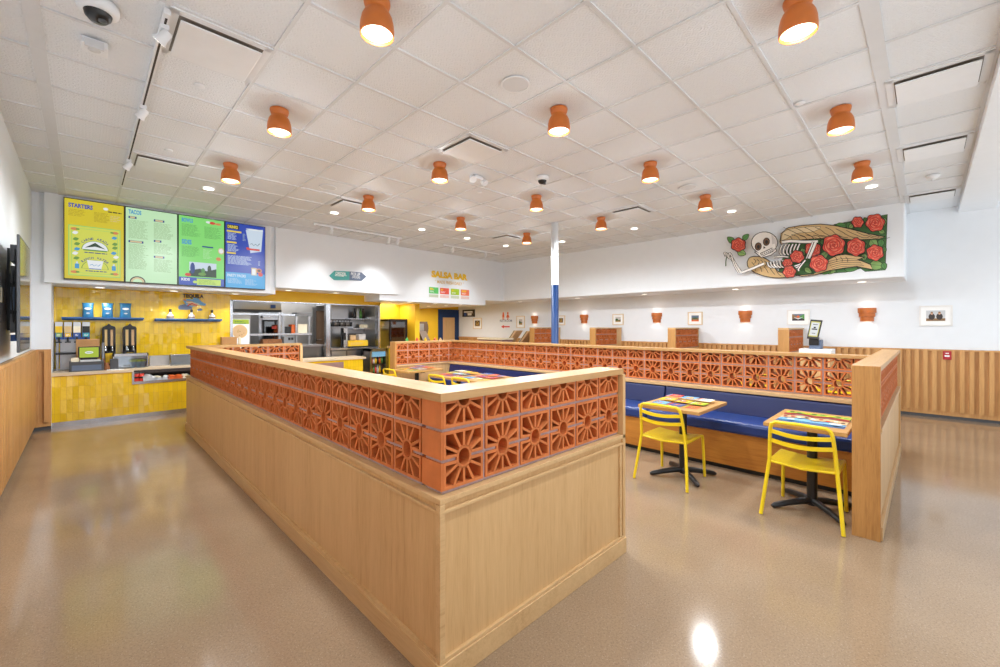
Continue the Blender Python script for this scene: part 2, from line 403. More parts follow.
# soffits
b = MB(); b.box(-0.43, 2.66, 9.27, 10.4, 2.222, CZ + .02); b.prism([(2.66, 9.27, 2.222), (2.78, 9.36, 2.222), (2.78, 10.4, 2.222), (2.66, 10.4, 2.222)], (0, 0, CZ + .02 - 2.222)); struct('soffit', b, 'white_paint')
b = MB(); b.box(2.76, 5.6, 9.27, 10.4, 2.355, CZ + .02); struct('soffit', b, 'white_paint')
b = MB(); b.box(5.12, 8.62, 9.36, 13.4, 2.20, CZ + .02); struct('soffit', b, 'white_paint')
b = MB(); b.box(8.62, 10.42, 9.42, 13.4, 2.36, CZ + .02); struct('soffit', b, 'white_paint')
b = MB(); b.box(9.45, XR + .05, 0.245, 9.5, 2.365, CZ + .02); struct('soffit', b, 'white_paint', bevel=0.02)
# tile wall behind the counter, and band above the kitchen opening
Yk = 10.15
KO = onY(231, 303, Yk).x; KE = onY(379, 305, Yk).x
b = MB(); b.box(-0.5, KO, Yk, Yk + .15, 0, 2.5); struct('wall_counter', b, 'yellow_tile')
b = MB(); b.box(KO, KE + .04, Yk, Yk + .15, 2.105, 2.5); b.box(KE, KE + .04, Yk, Yk + .15, 0, 2.2); struct('wall_kitchen_front', b, 'yellow_paint')
b = MB(); b.box(-0.5, 5.6, 13.3, 13.4, 0, 3.0); b.box(KO - .1, KO, Yk + .15, 13.3, 0, 3.0); struct('wall_kitchen_back', b, 'steel_rough')
b = MB(); b.box(KE + .0, KE + .06, Yk + .15, 13.3, 0, 2.9); struct('wall_kitchen_side', b, 'steel_rough')
b = MB(); b.box(KE + .06, 6.62, 10.8, 10.9, 0, 2.3); b.box(6.55, 6.70, 10.0, 13.3, 0, 2.3); b.box(6.5, 10.5, 12.87, 13.0, 0, 2.4); struct('wall_hall', b, 'yellow_paint')
b = MB(); b.box(-0.6, 5.7, Yk, 13.5, 2.9, 3.0); struct('ceiling_kitchen', b, 'white_paint')
b = MB(); b.box(-.7, 11, 13.4, 13.5, 0, CZ + .1); struct('wall_back', b, 'white_paint')
# stainless trim round the kitchen opening
b = MB(); b.box(KO - .02, KO + .03, Yk - .02, Yk + .15, 0.0, 2.115); b.box(KO, KE, Yk - .02, Yk + .15, 2.09, 2.115); b.box(KE - .03, KE + .02, Yk - .02, Yk + .15, 0, 2.115)
px_ = onY(328.3, 320, Yk).x; b.box(px_ - .05, px_ + .05, Yk, Yk + .12, 0, 2.1); struct('trim_1', b, 'steel_bright')

# wainscots: battens on a backing board
def wainscot(name, axis, at, side, a0, a1, ztop, bat=0.056, pitch=0.107, dep=0.055, dark=0.0):
    back = MB(); bt = MB()
    def bb(mb, d0, d1, s0, s1, z0, z1, m=0):
        lo, hi = sorted((at + side * d0, at + side * d1))
        if axis == 'x': mb.box(lo, hi, s0, s1, z0, z1, m)
        else: mb.box(s0, s1, lo, hi, z0, z1, m)
    bb(bt, 0, 0.012, a0, a1, 0.09, ztop)
    bb(bt, 0, 0.045, a0, a1, ztop - 0.03, ztop, 0); bb(bt, 0, 0.022, a0, a1, 0.05, 0.12, 0)
    s = a0 + 0.02; i = 0
    while s + bat < a1:
        w = bat
        bb(bt, 0.012, dep, s, s + w, 0.12, ztop - 0.03); s += pitch; i += 1
    o = struct(name, bt, 'slat_wood')
    k = MB(); bb(k, 0, 0.014, a0, a1, 0, 0.05); struct('baseboard_' + name.split('_')[1], k, 'dark_grey')
wainscot('wainscot_left', 'x', XL, 1, YF, 9.36, 1.215, bat=.075)
wainscot('wainscot_stub', 'y', 9.36, -1, XL, -0.36, 1.215)
wainscot('wainscot_right', 'x', XR, -1, -1.0, 12.87, 1.17)

# ------------------------------------------------------------------ breeze-block partitions
BW, BH, BP, RP, BD, MO = 0.236, 0.1215, 0.2517, 0.1372, 0.142, 0.0155
def brick(mb, u0, z0, flip, P):
    """one half-sun block; P(u, z, d) gives the world point"""
    def Z(z): return z0 + (BH - z if flip else z)
    def q(pts):
        A = [P(u0 + u, Z(z), 0) for u, z in pts]; B = [P(u0 + u, Z(z), BD) for u, z in pts]; n = len(pts)
        mb.face(A); mb.face(B[::-1])
        for i in range(n): j = (i + 1) % n; mb.face([A[i], B[i], B[j], A[j]])
    t = 0.0135; hu = BW / 2; ro, ri = 0.044, 0.032
    q([(0, 0), (BW, 0), (BW, t), (0, t)]); q([(0, t), (t, t), (t, BH), (0, BH)]); q([(BW - t, t), (BW, t), (BW, BH), (BW - t, BH)])
    q([(t, BH - t), (hu - ro, BH - t), (hu - ro, BH), (t, BH)]); q([(hu + ro, BH - t), (BW - t, BH - t), (BW - t, BH), (hu + ro, BH)])
    n = 8
    for i in range(n):
        a, c = pi + pi * i / n, pi + pi * (i + 1) / n
        q([(hu + ri * cos(a), BH + ri * sin(a)), (hu + ro * cos(a), BH + ro * sin(a)), (hu + ro * cos(c), BH + ro * sin(c)), (hu + ri * cos(c), BH + ri * sin(c))])
    q([(hu - ro, BH), (hu - ri, BH), (hu - ri, BH + MO * .5), (hu - ro, BH + MO * .5)]); q([(hu + ri, BH), (hu + ro, BH), (hu + ro, BH + MO * .5), (hu + ri, BH + MO * .5)])
    for deg in (28, 62, 90, 118, 152):
        a = radians(deg); dx, dz = -cos(a), -sin(a)
        ex = ((hu - t) / abs(dx)) if abs(dx) > 1e-6 else 9; ez = (BH - t) / abs(dz); Lr = min(ex, ez)
        nx, nz = -dz * .0062, dx * .0062; r0 = ro - .004
        q([(hu + dx * r0 - nx, BH + dz * r0 - nz), (hu + dx * r0 + nx, BH + dz * r0 + nz), (hu + dx * Lr + nx, BH + dz * Lr + nz), (hu + dx * Lr - nx, BH + dz * Lr - nz)])
def breeze(parent, origin, ud, dd, ncol, z0, rows=3, name='breeze_blocks'):
    """blocks run along ud from origin, depth along dd"""
    o, ud, dd = V(origin), V(ud), V(dd)
    def P(u, z, d): p = o + ud * u + dd * d; return (p.x, p.y, z)
    blk = MB(); mo = MB()
    for r in range(rows):
        zz = z0 + RP * r
        flip = ((rows - 1 - r) % 2 == 1)             # top row hangs its half sun from the cap
        for c in range(ncol): brick(blk, c * BP + MO / 2, zz, flip, P)
    def mbar(u0, u1, z0_, z1_):
        A = [P(u0, z0_, .008), P(u1, z0_, .008), P(u1, z0_, BD - .008), P(u0, z0_, BD - .008), P(u0, z1_, .008), P(u1, z1_, .008), P(u1, z1_, BD - .008), P(u0, z1_, BD - .008)]
        mo.hexa(A)
    top = z0 + RP * rows
    for c in range(1, ncol): mbar(c * BP - MO / 2, c * BP + MO / 2, z0 - .012, top)
    for r in range(rows + 1):
        a = z0 + RP * r - MO; cc = a + MO
        hub = 0 < r < rows and (rows - r) % 2 == 0
        for c in range(ncol):
            if r == rows: continue
            if hub:
                mbar(c * BP + MO / 2, c * BP + BP / 2 - .044, a, cc); mbar(c * BP + BP / 2 + .044, (c + 1) * BP - MO / 2, a, cc)
            else: mbar(c * BP + MO / 2, (c + 1) * BP - MO / 2, a, cc)
    blk.build(name, 'terracotta', parent); mo.build('mortar', 'mortar', parent)
def ribbed(parent, x0, x1, y0, y1, z0, nx):
    """ribbed flank of the end blocks"""
    b = MB()
    for r in range(3):
        b.box(x0, x1, y0, y1, z0 + RP * r, z0 + RP * r + BH)
    b.build('block_flank', 'terracotta', parent)
ZB, ZC0, ZC1 = 0.832, 1.230, 1.267

# --- partition round the left seating (near leg, long leg, far leg)
U = thing('half_wall_partition', (1.9, 4.6, 0), 'oak half wall topped with terracotta sun blocks, nearest the camera, wrapping a corner', 'partition', 'half wall partitions')
# wooden base
b = MB(); b.box(1.10, 2.64, 1.48, 1.655, 0, 0.80); b.build('base_panel', 'oak', U)
b = MB(); b.box(1.10, 1.275, 1.655, 7.72, 0, 0.80); b.build('base_panel', 'oak', U)
b = MB(); b.box(1.10, 2.70, 7.72, 7.88, 0, 0.80); b.build('base_panel', 'oak', U)
b = MB(); b.box(1.075, 2.668, 1.457, 1.48, 0, .105); b.box(1.075, 1.10, 1.48, 7.82, 0, .105); b.build('baseboard', 'oak_y', U, bevel=.003)
b = MB()
b.box(1.083, 2.64, 1.463, 1.48, .105, .122); b.box(1.083, 1.10, 1.48, 7.82, .105, .122)      # moulding over the baseboard
b.box(1.083, 2.64, 1.463, 1.48, .748, .762); b.box(1.083, 1.10, 1.48, 7.82, .748, .762)
b.box(1.084, 1.112, 1.4635, 1.495, .122, .789); b.box(2.60, 2.625, 1.467, 1.48, .122, .748)
b.build('panel_moulding', 'oak_x', U, bevel=.002)
b = MB(); b.box(1.085, 2.668, 1.465, 1.68, .79, .815); b.box(1.085, 1.30, 1.68, 7.74, .79, .815); b.box(1.085, 2.73, 7.70, 7.90, .79, .815); b.build('ledge', 'oak_y', U, bevel=.003)
b = MB(); b.box(2.635, 2.668, 1.465, 1.668, 0, ZC0); b.build('end_post', 'oak', U, bevel=.002)
b = MB(); b.box(2.69, 2.73, 7.70, 7.90, 0, ZC0); b.build('end_post', 'oak', U)
breeze(U, (1.12, 1.497, 0), (1, 0, 0), (0, 1, 0), 6, ZB)
ribbed(U, 1.117, 1.131, 1.499, 1.648, ZB, 0)
breeze(U, (1.12 + BD, 1.655, 0), (0, 1, 0), (-1, 0, 0), 24, ZB)
breeze(U, (1.178, 7.73, 0), (1, 0, 0), (0, 1, 0), 6, ZB)
b = MB(); c0, c1 = 1.10, 1.29
b.prism([(c0, 1.48, ZC0), (2.668, 1.48, ZC0), (2.668, 1.668, ZC0), (c1, 1.668, ZC0)], (0, 0, ZC1 - ZC0), 0)
b.prism([(c0, 1.48, ZC0), (c1, 1.668, ZC0), (c1, 7.72, ZC0), (c0, 7.72, ZC0)], (0, 0, ZC1 - ZC0), 1)
b.prism([(c0, 7.72, ZC0), (2.73, 7.72, ZC0), (2.73, 7.90, ZC0), (c0, 7.90, ZC0)], (0, 0, ZC1 - ZC0), 0)
b.build('cap_rail', ['cap_x', 'cap_y'], U, bevel=.003)

# --- long partition behind the blue bench, with its two returns
R = thing('half_wall_partition', (5.66, 3.7, 0), 'long half wall of terracotta sun blocks behind the blue bench, with wood-ended return', 'partition', 'half wall partitions')
b = MB(); b.box(5.58, 5.74, 0.40, 7.12, 0, 0.80); b.build('base_panel', 'oak', R)
b = MB(); b.box(4.12, 7.25, 0.245, 0.385, 0.0, 0.80); b.build('base_panel', 'oak', R)
b = MB(); b.box(4.24, 5.76, 7.12, 7.27, 0, 0.80); b.build('base_panel', 'oak', R)
b = MB(); b.box(4.12, 7.27, 0.222, 0.245, 0, .10); b.box(4.12, 7.27, .232, .245, .75, .765); b.build('baseboard', 'oak_x', R, bevel=.003)
b = MB(); b.box(5.50, 5.78, 0.39, 7.14, .775, .815); b.build('ledge', 'oak_y', R, bevel=.004)
b = MB(); b.box(4.12, 7.27, .225, .40, .79, .815); b.box(4.24, 5.76, 7.10, 7.28, .79, .815); b.build('ledge', 'oak_x', R, bevel=.003)
b = MB(); b.box(4.09, 4.12, 0.232, 0.393, 0, ZC1 + .003); b.build('end_post', 'end_wood', R, bevel=.002)
b = MB(); b.box(7.25, 7.285, 0.228, 0.40, 0, ZC1); b.build('end_post', 'oak', R, bevel=.002)
b = MB(); b.box(4.20, 4.24, 7.10, 7.28, 0, ZC1); b.build('end_post', 'end_wood', R, bevel=.002)
breeze(R, (5.60, 0.523 - BP * 0, 0), (0, 1, 0), (1, 0, 0), 26, ZB)
breeze(R, (4.12, 0.252, 0), (1, 0, 0), (0, 1, 0), 12, ZB)
breeze(R, (4.25, 7.125, 0), (1, 0, 0), (0, 1, 0), 6, ZB)
ribbed(R, 5.60, 5.72, 0.40, 0.515, ZB, 0)
b = MB()
b.box(5.575, 5.755, 0.39, 7.12, ZC0, ZC1, 1); b.box(4.12, 7.25, 0.232, 0.40, ZC0, ZC1 + .003, 0); b.box(4.24, 5.755, 7.115, 7.285, ZC0, ZC1 + .001, 0)
b.build('cap_rail', ['cap_x', 'cap_y'], R, bevel=.003)

# --- booth dividers along the mural wall
def divider(i, Y, lab):
    xm = {0: 789, 1: 675.5, 2: 595.5, 3: 534}[i]
    X0 = onY(xm, 335, Y).x; zt = 1.535; z0 = 1.02 if i else 1.02
    T = thing('booth_divider', (X0 + .5, Y, 0), lab, 'partition', 'booth dividers along the mural wall')
    b = MB(); b.box(X0, X0 + .03, Y, Y + .17, 0, zt - .031); b.build('end_panel', 'end_wood', T)
    b = MB(); b.box(X0 + .03, XR - .05, Y + .01, Y + .16, 0, 1.08); b.build('base_panel', 'oak', T)
    n = max(1, int((XR - .07 - X0 - .04) / BP))
    breeze(T, (X0 + .045, Y + .014, 0), (1, 0, 0), (0, 1, 0), n, 1.095)
    b = MB(); b.box(X0 + .045 + n * BP, XR - .05, Y + .014, Y + .156, 1.08, zt - .025); b.build('filler_board', 'oak', T)
    b = MB(); b.box(X0, XR - .05, Y, Y + .17, zt - .03, zt); b.build('cap_rail', 'oak_x', T)
for i, (Y, lab) in enumerate([(1.74, 'booth divider of terracotta blocks on the mural wall, beside the order kiosk'), (3.78, 'booth divider on the mural wall between the second and third sconces from the kiosk'),
                              (5.80, 'booth divider just beyond the blue column on the mural wall'), (7.87, 'farthest booth divider, half hidden behind the blue column')]): divider(i, Y, lab)

# ------------------------------------------------------------------ bench
T = thing('bench_seat', (5.2, 3.7, 0), 'long blue upholstered bench with wood front along the block partition', 'bench')
b = MB(); b.box(4.99, 5.58, 0.40, 7.10, 0.05, 0.41); b.build('seat_base', 'bench_wood', T)
b = MB(); b.box(5.02, 5.5, 0.42, 7.08, 0.0, 0.05); b.build('toe_kick', 'black_plastic', T)
seams = [0.40, 2.44, 4.40, 6.2, 7.09]
for a, c in zip(seams, seams[1:]):
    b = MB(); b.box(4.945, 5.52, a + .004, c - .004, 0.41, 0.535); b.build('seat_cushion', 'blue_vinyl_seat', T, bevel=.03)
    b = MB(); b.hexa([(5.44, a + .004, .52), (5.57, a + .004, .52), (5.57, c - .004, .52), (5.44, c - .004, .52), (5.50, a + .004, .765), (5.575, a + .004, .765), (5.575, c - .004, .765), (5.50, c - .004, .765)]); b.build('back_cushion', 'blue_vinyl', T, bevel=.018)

# ------------------------------------------------------------------ chairs (face +X)
CH = thing('metal_chair', (0, 0, 0), 'x', 'chair', 'yellow metal chairs')
def chair_parts(T):
    ym = 'yellow_metal'; r = 0.0125
    f = MB()
    r = .0142
    for s in (1, -1):
        f.tube([(-.285, .268 * s, .004), (-.235, .238 * s, .30), (-.215, .222 * s, .45), (-.245, .212 * s, .62), (-.272, .203 * s, .725), (-.281, .192 * s, .765), (-.285, .165 * s, .782), (-.287, 0, .786)], r, 10)
    f.build('back_frame', ym, T)
    for s in (1, -1):
        g = MB(); g.tube([(-.215, .222 * s, .435), (0.0, .222 * s, .437), (.20, .218 * s, .44), (.232, .217 * s, .432), (.246, .217 * s, .40), (.262, .222 * s, .2), (.275, .226 * s, .004)], r, 10); g.build('front_leg', ym, T)
    for z, x in ((.705, -.266), (.625, -.247)):
        g = MB(); n = 10
        pts = [(x - .045 * sin(pi * k / n), .206 * (1 - 2 * k / n), z - .016 * sin(pi * k / n)) for k in range(n + 1)]
        for a, c in zip(pts, pts[1:]): g.bar(a, c, (0.007, 0, 0), (0, 0, .0155))
        g.build('back_slat', ym, T)
    g = MB(); n = 8; m = 9
    for k in range(m):
        x0 = -.215 + .47 * k / m * .98; x1 = x0 + .47 / m - .006
        for i in range(n):
            ya, yb = .212 * (1 - 2 * i / n), .212 * (1 - 2 * (i + 1) / n)
            za, zb = .452 - .016 * sin(pi * i / n), .452 - .016 * sin(pi * (i + 1) / n)
            dz = .012 * (k < 1) - .012 * (k == m - 1)
            g.hexa([(x0, yb, zb - .008), (x1, yb, zb - .008 - .012 * (k == m - 1)), (x1, ya, za - .008 - .012 * (k == m - 1)), (x0, ya, za - .008), (x0, yb, zb), (x1, yb, zb - .01 * (k == m - 1)), (x1, ya, za - .01 * (k == m - 1)), (x0, ya, za)])
    g.tube([(-.215, .218, .44), (-.222, 0, .425), (-.215, -.218, .44)], .011, 8); g.build('seat', ym, T)
chair_parts(CH)
CX_ = 4.285
chairs = [(4.29, 0.70, 0, 'yellow metal chair at the table beside the wood end of the partition'), (4.31, 1.845, 0, 'yellow metal chair at the table with nine bright picture squares'),
          (4.27, 4.89, 0, 'yellow chair back showing above the near partition corner, the one further along to the right'), (4.25, 5.47, 0, 'yellow chair back showing above the near partition corner, the larger left one'),
          (7.45, .93, pi, 'yellow chair glimpsed through the sun blocks beside the end return, nearer the shop front'), (7.45, 1.95, pi, 'yellow chair glimpsed through the sun blocks, farther along from the end return'),
          (4.20, 6.83, 0, 'yellow chair back just in front of the far return of the block partition')]
for i, (x, y, a, lab) in enumerate(chairs):
    if i == 0: CH.location = (x, y, 0); CH['label'] = lab
    else: copy_tree(CH, (x, y, 0), lab, rz=a)

# ------------------------------------------------------------------ tables
def table_base(T, x, y):
    b = MB(); b.tube([(x, y, .03), (x, y, .72)], .038, 16); b.box(x - .22, x + .22, y - .03, y + .03, .705, .725); b.box(x - .03, x + .03, y - .22, y + .22, .705, .725); b.build('pedestal', 'black_iron', T)
    for a in (45, 135, 225, 315):
        b = MB(); d = V((cos(radians(a)), sin(radians(a)), 0)); c = V((x, y, 0))
        b.tube([c + d * .0 + V((0, 0, .07)), c + d * .10 + V((0, 0, .062)), c + d * .22 + V((0, 0, .045)), c + d * .32 + V((0, 0, .026)), c + d * .345 + V((0, 0, .02))], [.03, .028, .025, .024, .012], 10); b.build('foot', 'black_iron', T)
def table_top(T, x, y, w=.78, d=.61):
    b = MB(); b.box(x - w / 2, x + w / 2, y - d / 2, y + d / 2, .727, .76); b.build('tabletop', 'table_wood', T, bevel=.004)
def posters(T, x, y, seed):
    rnd = random.Random(seed); A = Art('Z', .7602)
    cols = ['sky_blue', 'orange', 'sign_yellow', 'magenta', 'lime', 'red', 'deep_blue', 'cream', 'purple', 'sign_yellow', 'red', 'sky_blue']
    k = 0
    for i in range(3):
        for j in range(3):
            u0 = x - .26 + i * .175; w0 = y - .235 + j * .158
            A.rect(u0, w0, u0 + .165, w0 + .148, cols[(k * 5 + seed) % len(cols)]); k += 1
            A.ell(u0 + .08, w0 + .07, .05, .04, cols[(k * 3 + seed + 1) % len(cols)], 12, wob=.2, k=5)
            A.ell(u0 + .08 + rnd.uniform(-.02, .02), w0 + .07, .022, .02, cols[(k * 7 + seed) % len(cols)], 8)
            A.rect(u0 + .01, w0 + .125, u0 + .155, w0 + .14, cols[(k + 3) % len(cols)])
            for q in range(4): A.line([(u0 + .02 + rnd.random() * .12, w0 + .02 + rnd.random() * .1), (u0 + .02 + rnd.random() * .12, w0 + .02 + rnd.random() * .1)], .008, cols[(q + k) % len(cols)])
    A.done('tabletop_art', T)
def landscape(T, x, y):
    A = Art('Z', .7602); u0, u1, w0, w1 = x - .24, x + .25, y - .24, y + .22
    A.rect(u0, w0, u1, w1, 'sky_blue')
    A.rect(u0, w0, u0 + .10, w1, 'deep_blue'); 
    for k in range(5): A.line([(u0 + .02 + k * .018, w0 + .01), (u0 + .03 + k * .018, y), (u0 + .02 + k * .018, w1 - .01)], .006, 'teal' if k % 2 else 'sky_blue')
    A.poly([(u0 + .14, w0), (u0 + .20, w0 + .08), (u0 + .17, y - .02), (u0 + .24, y + .06), (u0 + .18, w1 - .05), (u0 + .16, w1), (u0 + .34, w1), (u0 + .34, w0)], 'tan')
    for k in range(9):
        w = w0 + .03 + k * .05; A.ell(u0 + .22 + .03 * (k % 2), w, .03, .016, ['ink', 'cream', 'red', 'rose_dark', 'bone'][k % 5], 9)
    A.poly([(u0 + .29, w0), (u0 + .33, y - .1), (u0 + .30, y), (u0 + .34, y + .1), (u0 + .29, w1), (u0 + .38, w1), (u0 + .38, w0)], 'rose_dark')
    A.poly([(u0 + .36, w0), (u0 + .41, y - .12), (u0 + .37, y), (u0 + .42, y + .1), (u0 + .38, w1), (u1, w1), (u1, w0)], 'lime')
    for k in range(8): A.ell(u0 + .43 + .02 * (k % 2), w0 + .03 + k * .056, .022, .02, ['leaf', 'leaf_dark', 'sign_yellow'][k % 3], 8)
    A.ell(u0 + .07, w0 + .06, .03, .045, 'bone', 10); A.ell(u0 + .15, y - .02, .018, .02, 'cream', 8); A.ell(u0 + .06, w1 - .1, .02, .03, 'cream', 8)
    A.done('tabletop_art', T)
tabs = [(4.45, .69, 'wood table with a blue and green landscape picture, beside the wood end panel'), (4.46, 1.79, 'wood table with nine bright picture squares, at the bench'),
        (4.44, 4.83, 'wood table with bright pictures seen over the near partition, closer of the joined pair'), (4.44, 5.48, 'wood table with bright pictures seen over the near partition, farther of the joined pair'), (4.44, 6.72, 'wood table in front of the far return of the block partition')]
for i, (x, y, lab) in enumerate(tabs):
    T = thing('cafe_table', (x, y, 0), lab, 'table', 'small tables along the bench')
    table_top(T, x, y, d=.55 if i == 0 else .61); table_base(T, x, y)
    (landscape(T, x, y) if i == 0 else posters(T, x, y, i))

# ------------------------------------------------------------------ round column
T = thing('support_column', (6.49, 5.06, 0), 'round floor-to-ceiling column, white above and blue below', 'column')
b = MB(); b.cyl((6.49, 5.06), .068, 2.364, CZ, 24); b.build('white_sleeve', 'white_metal', T)
b = MB(); b.cyl((6.49, 5.06), .071, 0, 2.364, 24); b.build('blue_sleeve', 'blue_paint', T)

# ------------------------------------------------------------------ terracotta can lights
def lamp(name, kind, loc, power, color, parent=None, size=.05, spot=None, blend=.6, rot=None):
    l = bpy.data.lights.new(name, kind); l.energy = power; l.color = color
    o = bpy.data.objects.new(name, l); COL.objects.link(o); o.location = loc
    if kind in ('POINT', 'SPOT'): l.shadow_soft_size = size
    if spot: l.spot_size = radians(spot); l.spot_blend = blend
    if rot is not None: o.rotation_euler = rot
    return o
WARM = (.935, .985, 1.03); NEU = (.95, .98, 1.0)
P_CAN, P_DOWN, P_SCONCE, P_TRACK = 70.0, 22.0, 2.6, 22.0
proto = thing('can_light', (0, 0, CZ), 'x', 'ceiling light', 'terracotta can lights on the ceiling')
WL['can_light'] = V((0, 0, 0))
PS = .89; b = MB(); b.lathe([(r_ * PS, z_ * PS) for r_, z_ in [(.0, 0), (.088, 0), (.090, -.012), (.086, -.03), (.078, -.055), (.074, -.066), (.078, -.074), (.090, -.088), (.103, -.115), (.112, -.155), (.1155, -.20), (.1145, -.232), (.112, -.24), (.107, -.238), (.105, -.20), (.09, -.12), (.06, -.1), (.0, -.1)]], seg=32); b.build('clay_shade', 'clay_lamp', proto)
b = MB(); b.lathe([(.0, -.194), (.0925, -.194)], seg=24); b.face([(.0925 * cos(2 * pi * k / 24), .0925 * sin(2 * pi * k / 24), -.195) for k in range(24)]); b.build('glowing_lens', 'bulb', proto)
rows = {0: 'row nearest the shop front', 1: 'second row from the shop front', 2: 'third row from the shop front', 3: 'row nearest the menu screens'}
first = True
for j in range(4):
    for i in range(4):
        x, y = 1.287 + 1.83 * i, .554 + 1.83 * j
        nth = ['first', 'second', 'third', 'fourth'][i]
        lab = 'terracotta clay can light, %s from the left in the %s' % (nth, rows[j])
        if first: proto.location = (x, y, CZ); proto['label'] = lab; first = False
        else: copy_tree(proto, (x, y, CZ), lab)
        lamp('can_bulb', 'SPOT', (x, y, CZ - .212), P_CAN * (1.0, 1.0, 1.2, 1.45)[j], WARM, size=.09, spot=176, blend=.35)
        lamp('ceiling_fill', 'POINT', (x, y, CZ - .275), 2.7 * (1.0, 1.0, 1.35, 1.8)[j], WARM, size=.06)  # added fill floating below the lens, brightens the ceiling

# recessed downlights
DL = thing('downlight', (0, 0, 0), 'x', 'downlight', 'recessed downlights')
b = MB(); b.lathe([(.085, -.003), (.078, -.006), (.068, -.004), (.066, 0.0)], seg=24); b.build('trim_ring', 'white_metal', DL)
b = MB(); b.face([(.066 * cos(2 * pi * k / 24), .066 * sin(2 * pi * k / 24), -.0025) for k in range(24)][::-1]); b.build('lens', 'downlight', DL)
first = True
def downlight(x, y, z, lab, power=None):
    global first
    if first: DL.location = (x, y, z); DL['label'] = lab; first = False
    else: copy_tree(DL, (x, y, z), lab)
    lamp('downlight_bulb', 'SPOT', (x, y, z - .02), (power * 2.2 if power else P_DOWN), NEU, size=.05, spot=120, blend=.7)
for k, x in enumerate((1.287, 3.14, 4.97, 6.19, 7.45)): downlight(x, 7.34, CZ - .004, 'round recessed downlight, %s from the left in the ceiling row near the menu wall' % ['first', 'second', 'third', 'fourth', 'fifth'][k])
for k, y in enumerate((.554, 2.384, 4.214, 6.044)): downlight(8.03, y, CZ - .004, 'round recessed ceiling downlight along the mural wall, %s from the shop front' % ['first', 'second', 'third', 'fourth'][k], 6)
for k, x in enumerate((.19, 1.185, 2.18)): downlight(x, 9.84, 2.222, 'small downlight under the menu screens, %s from the left' % ['first', 'second', 'third'][k], 6)
for k, x in enumerate((3.19, 4.25, 5.2)): downlight(x, 9.84, 2.355, 'small downlight under the arrow sign wall, %s from the left' % ['first', 'second', 'third'][k], 6)
for k, (x, y) in enumerate(((6.05, 9.5), (6.95, 9.6), (7.85, 9.6), (7.62, 10.9), (7.85, 10.3))): downlight(x, y, 2.20, ['small downlight under the salsa bar wall, beside the yellow post', 'small downlight under the middle of the salsa bar sign', 'small downlight under the right end of the salsa bar sign', 'small downlight deep in the hall before the blue door', 'small downlight in the hall, nearer one before the blue door'][k], 22 if k > 2 else 5)
for k, y in enumerate((9.17, 6.97, 4.96, 2.89, .82)): downlight(9.97, y, 2.365, 'small downlight under the mural soffit, %s from the shop front' % ['fifth', 'fourth', 'third', 'second', 'first'][k], .7)

# ------------------------------------------------------------------ ceiling air vents
VT = thing('air_vent', (0, 0, 0), 'x', 'vent', 'square plaque ceiling vents')
b = MB(); s = .295
b.face([(-s, -s, -.006), (-s, s, -.006), (s, s, -.006), (s, -s, -.006)])
for (x0, x1, y0, y1) in ((-s, s, -s, -s + .05), (-s, s, s - .05, s), (-s, -s + .05, -s, s), (s - .05, s, -s, s)): b.box(x0, x1, y0, y1, -.014, -.004)
b.build('frame', 'white_metal', VT)
b = MB(); b.box(-.25, .25, -.25, .25, -.0125, -.0066); b.build('shadow_recess', 'recess_grey', VT)
b = MB(); b.box(-.236, .236, -.236, .236, -.044, -.032); b.build('plaque', 'white_metal', VT, bevel=.004)
b = MB()
for x in (-.12, .12):
    for y in (-.12, .12): b.box(x - .012, x + .012, y - .012, y + .012, -.033, -.0125)
b.build('hanger', 'white_metal', VT)
cx0, cy0 = .372 + .305, .249 + .305
first_v = True
for i, j, lab in [(0, 5, 'large square air vent on the ceiling beside the track light, nearest'), (0, 10, 'square air vent on the ceiling in front of the menu screens'), (4, 5, 'square air vent in the middle of the ceiling'),
                  (7, -1, 'air vent beside the ceiling beam, nearest the camera'), (10, -1, 'air vent beside the ceiling beam, middle one'), (14, -1, 'air vent beside the ceiling beam, farthest one'),
                  (10, 5, 'square air vent on the ceiling to the right of the column'), (4, 10, 'square air vent on the ceiling above the arrow sign'), (10, 10, 'square air vent on the ceiling above the salsa bar sign')]:
    p = (cx0 + .61 * i, cy0 + .61 * j, CZ)
    if first_v: VT.location = p; VT['label'] = lab; first_v = False
    else: copy_tree(VT, p, lab)

# ------------------------------------------------------------------ small ceiling fixtures
def dome(x, y, r, lab):
    T = thing('dome_camera', (x, y, CZ), lab, 'camera', 'dome cameras')
    b = MB(); b.lathe([(0, 0), (r, 0), (r * 1.02, -r * .25), (r * .98, -r * .5), (r * .8, -r * .62), (r * .62, -r * .62)], (x, y, CZ), 28); b.build('housing', 'white_metal', T)
    b = MB(); b.lathe([(r * .68, -r * .6), (r * .62, -r * .85), (r * .42, -r * 1.08), (0.001, -r * 1.18)], (x, y, CZ), 24); b.build('lens_dome', 'black_plastic', T)
    b = MB(); b.lathe([(.02, 0), (.022, -.01), (.001, -.012)], (x + r * .2, y - r * .3, CZ - r * 1.08), 12); b.build('lens', 'dark_grey', T)
dome(.06, 3.62, .10, 'white dome camera with dark lens at the top near the left wall')
dome(4.37, 3.62, .085, 'small white dome camera hanging near the column')
T = thing('emergency_light', (.05, 4.15, CZ), 'white box sensor with a small tab below the near dome camera', 'sensor')
b = MB(); b.box(-.02, .12, 4.07, 4.21, CZ - .05, CZ - .001); b.build('body', 'white_metal', T, bevel=.008)
b = MB(); b.box(.0, .1, 4.05, 4.07, CZ - .075, CZ - .02); b.build('lower_tab', 'pale_grey', T, bevel=.004)
b = MB(); b.lathe([(.001, -.052), (.035, -.052), (.035, -.049)], (.05, 4.14, CZ), 16); b.build('lens', 'pale_grey', T)
T = thing('emergency_light', (3.73, 4.22, CZ), 'small white twin-head emergency light on the ceiling left of the column', 'emergency light')
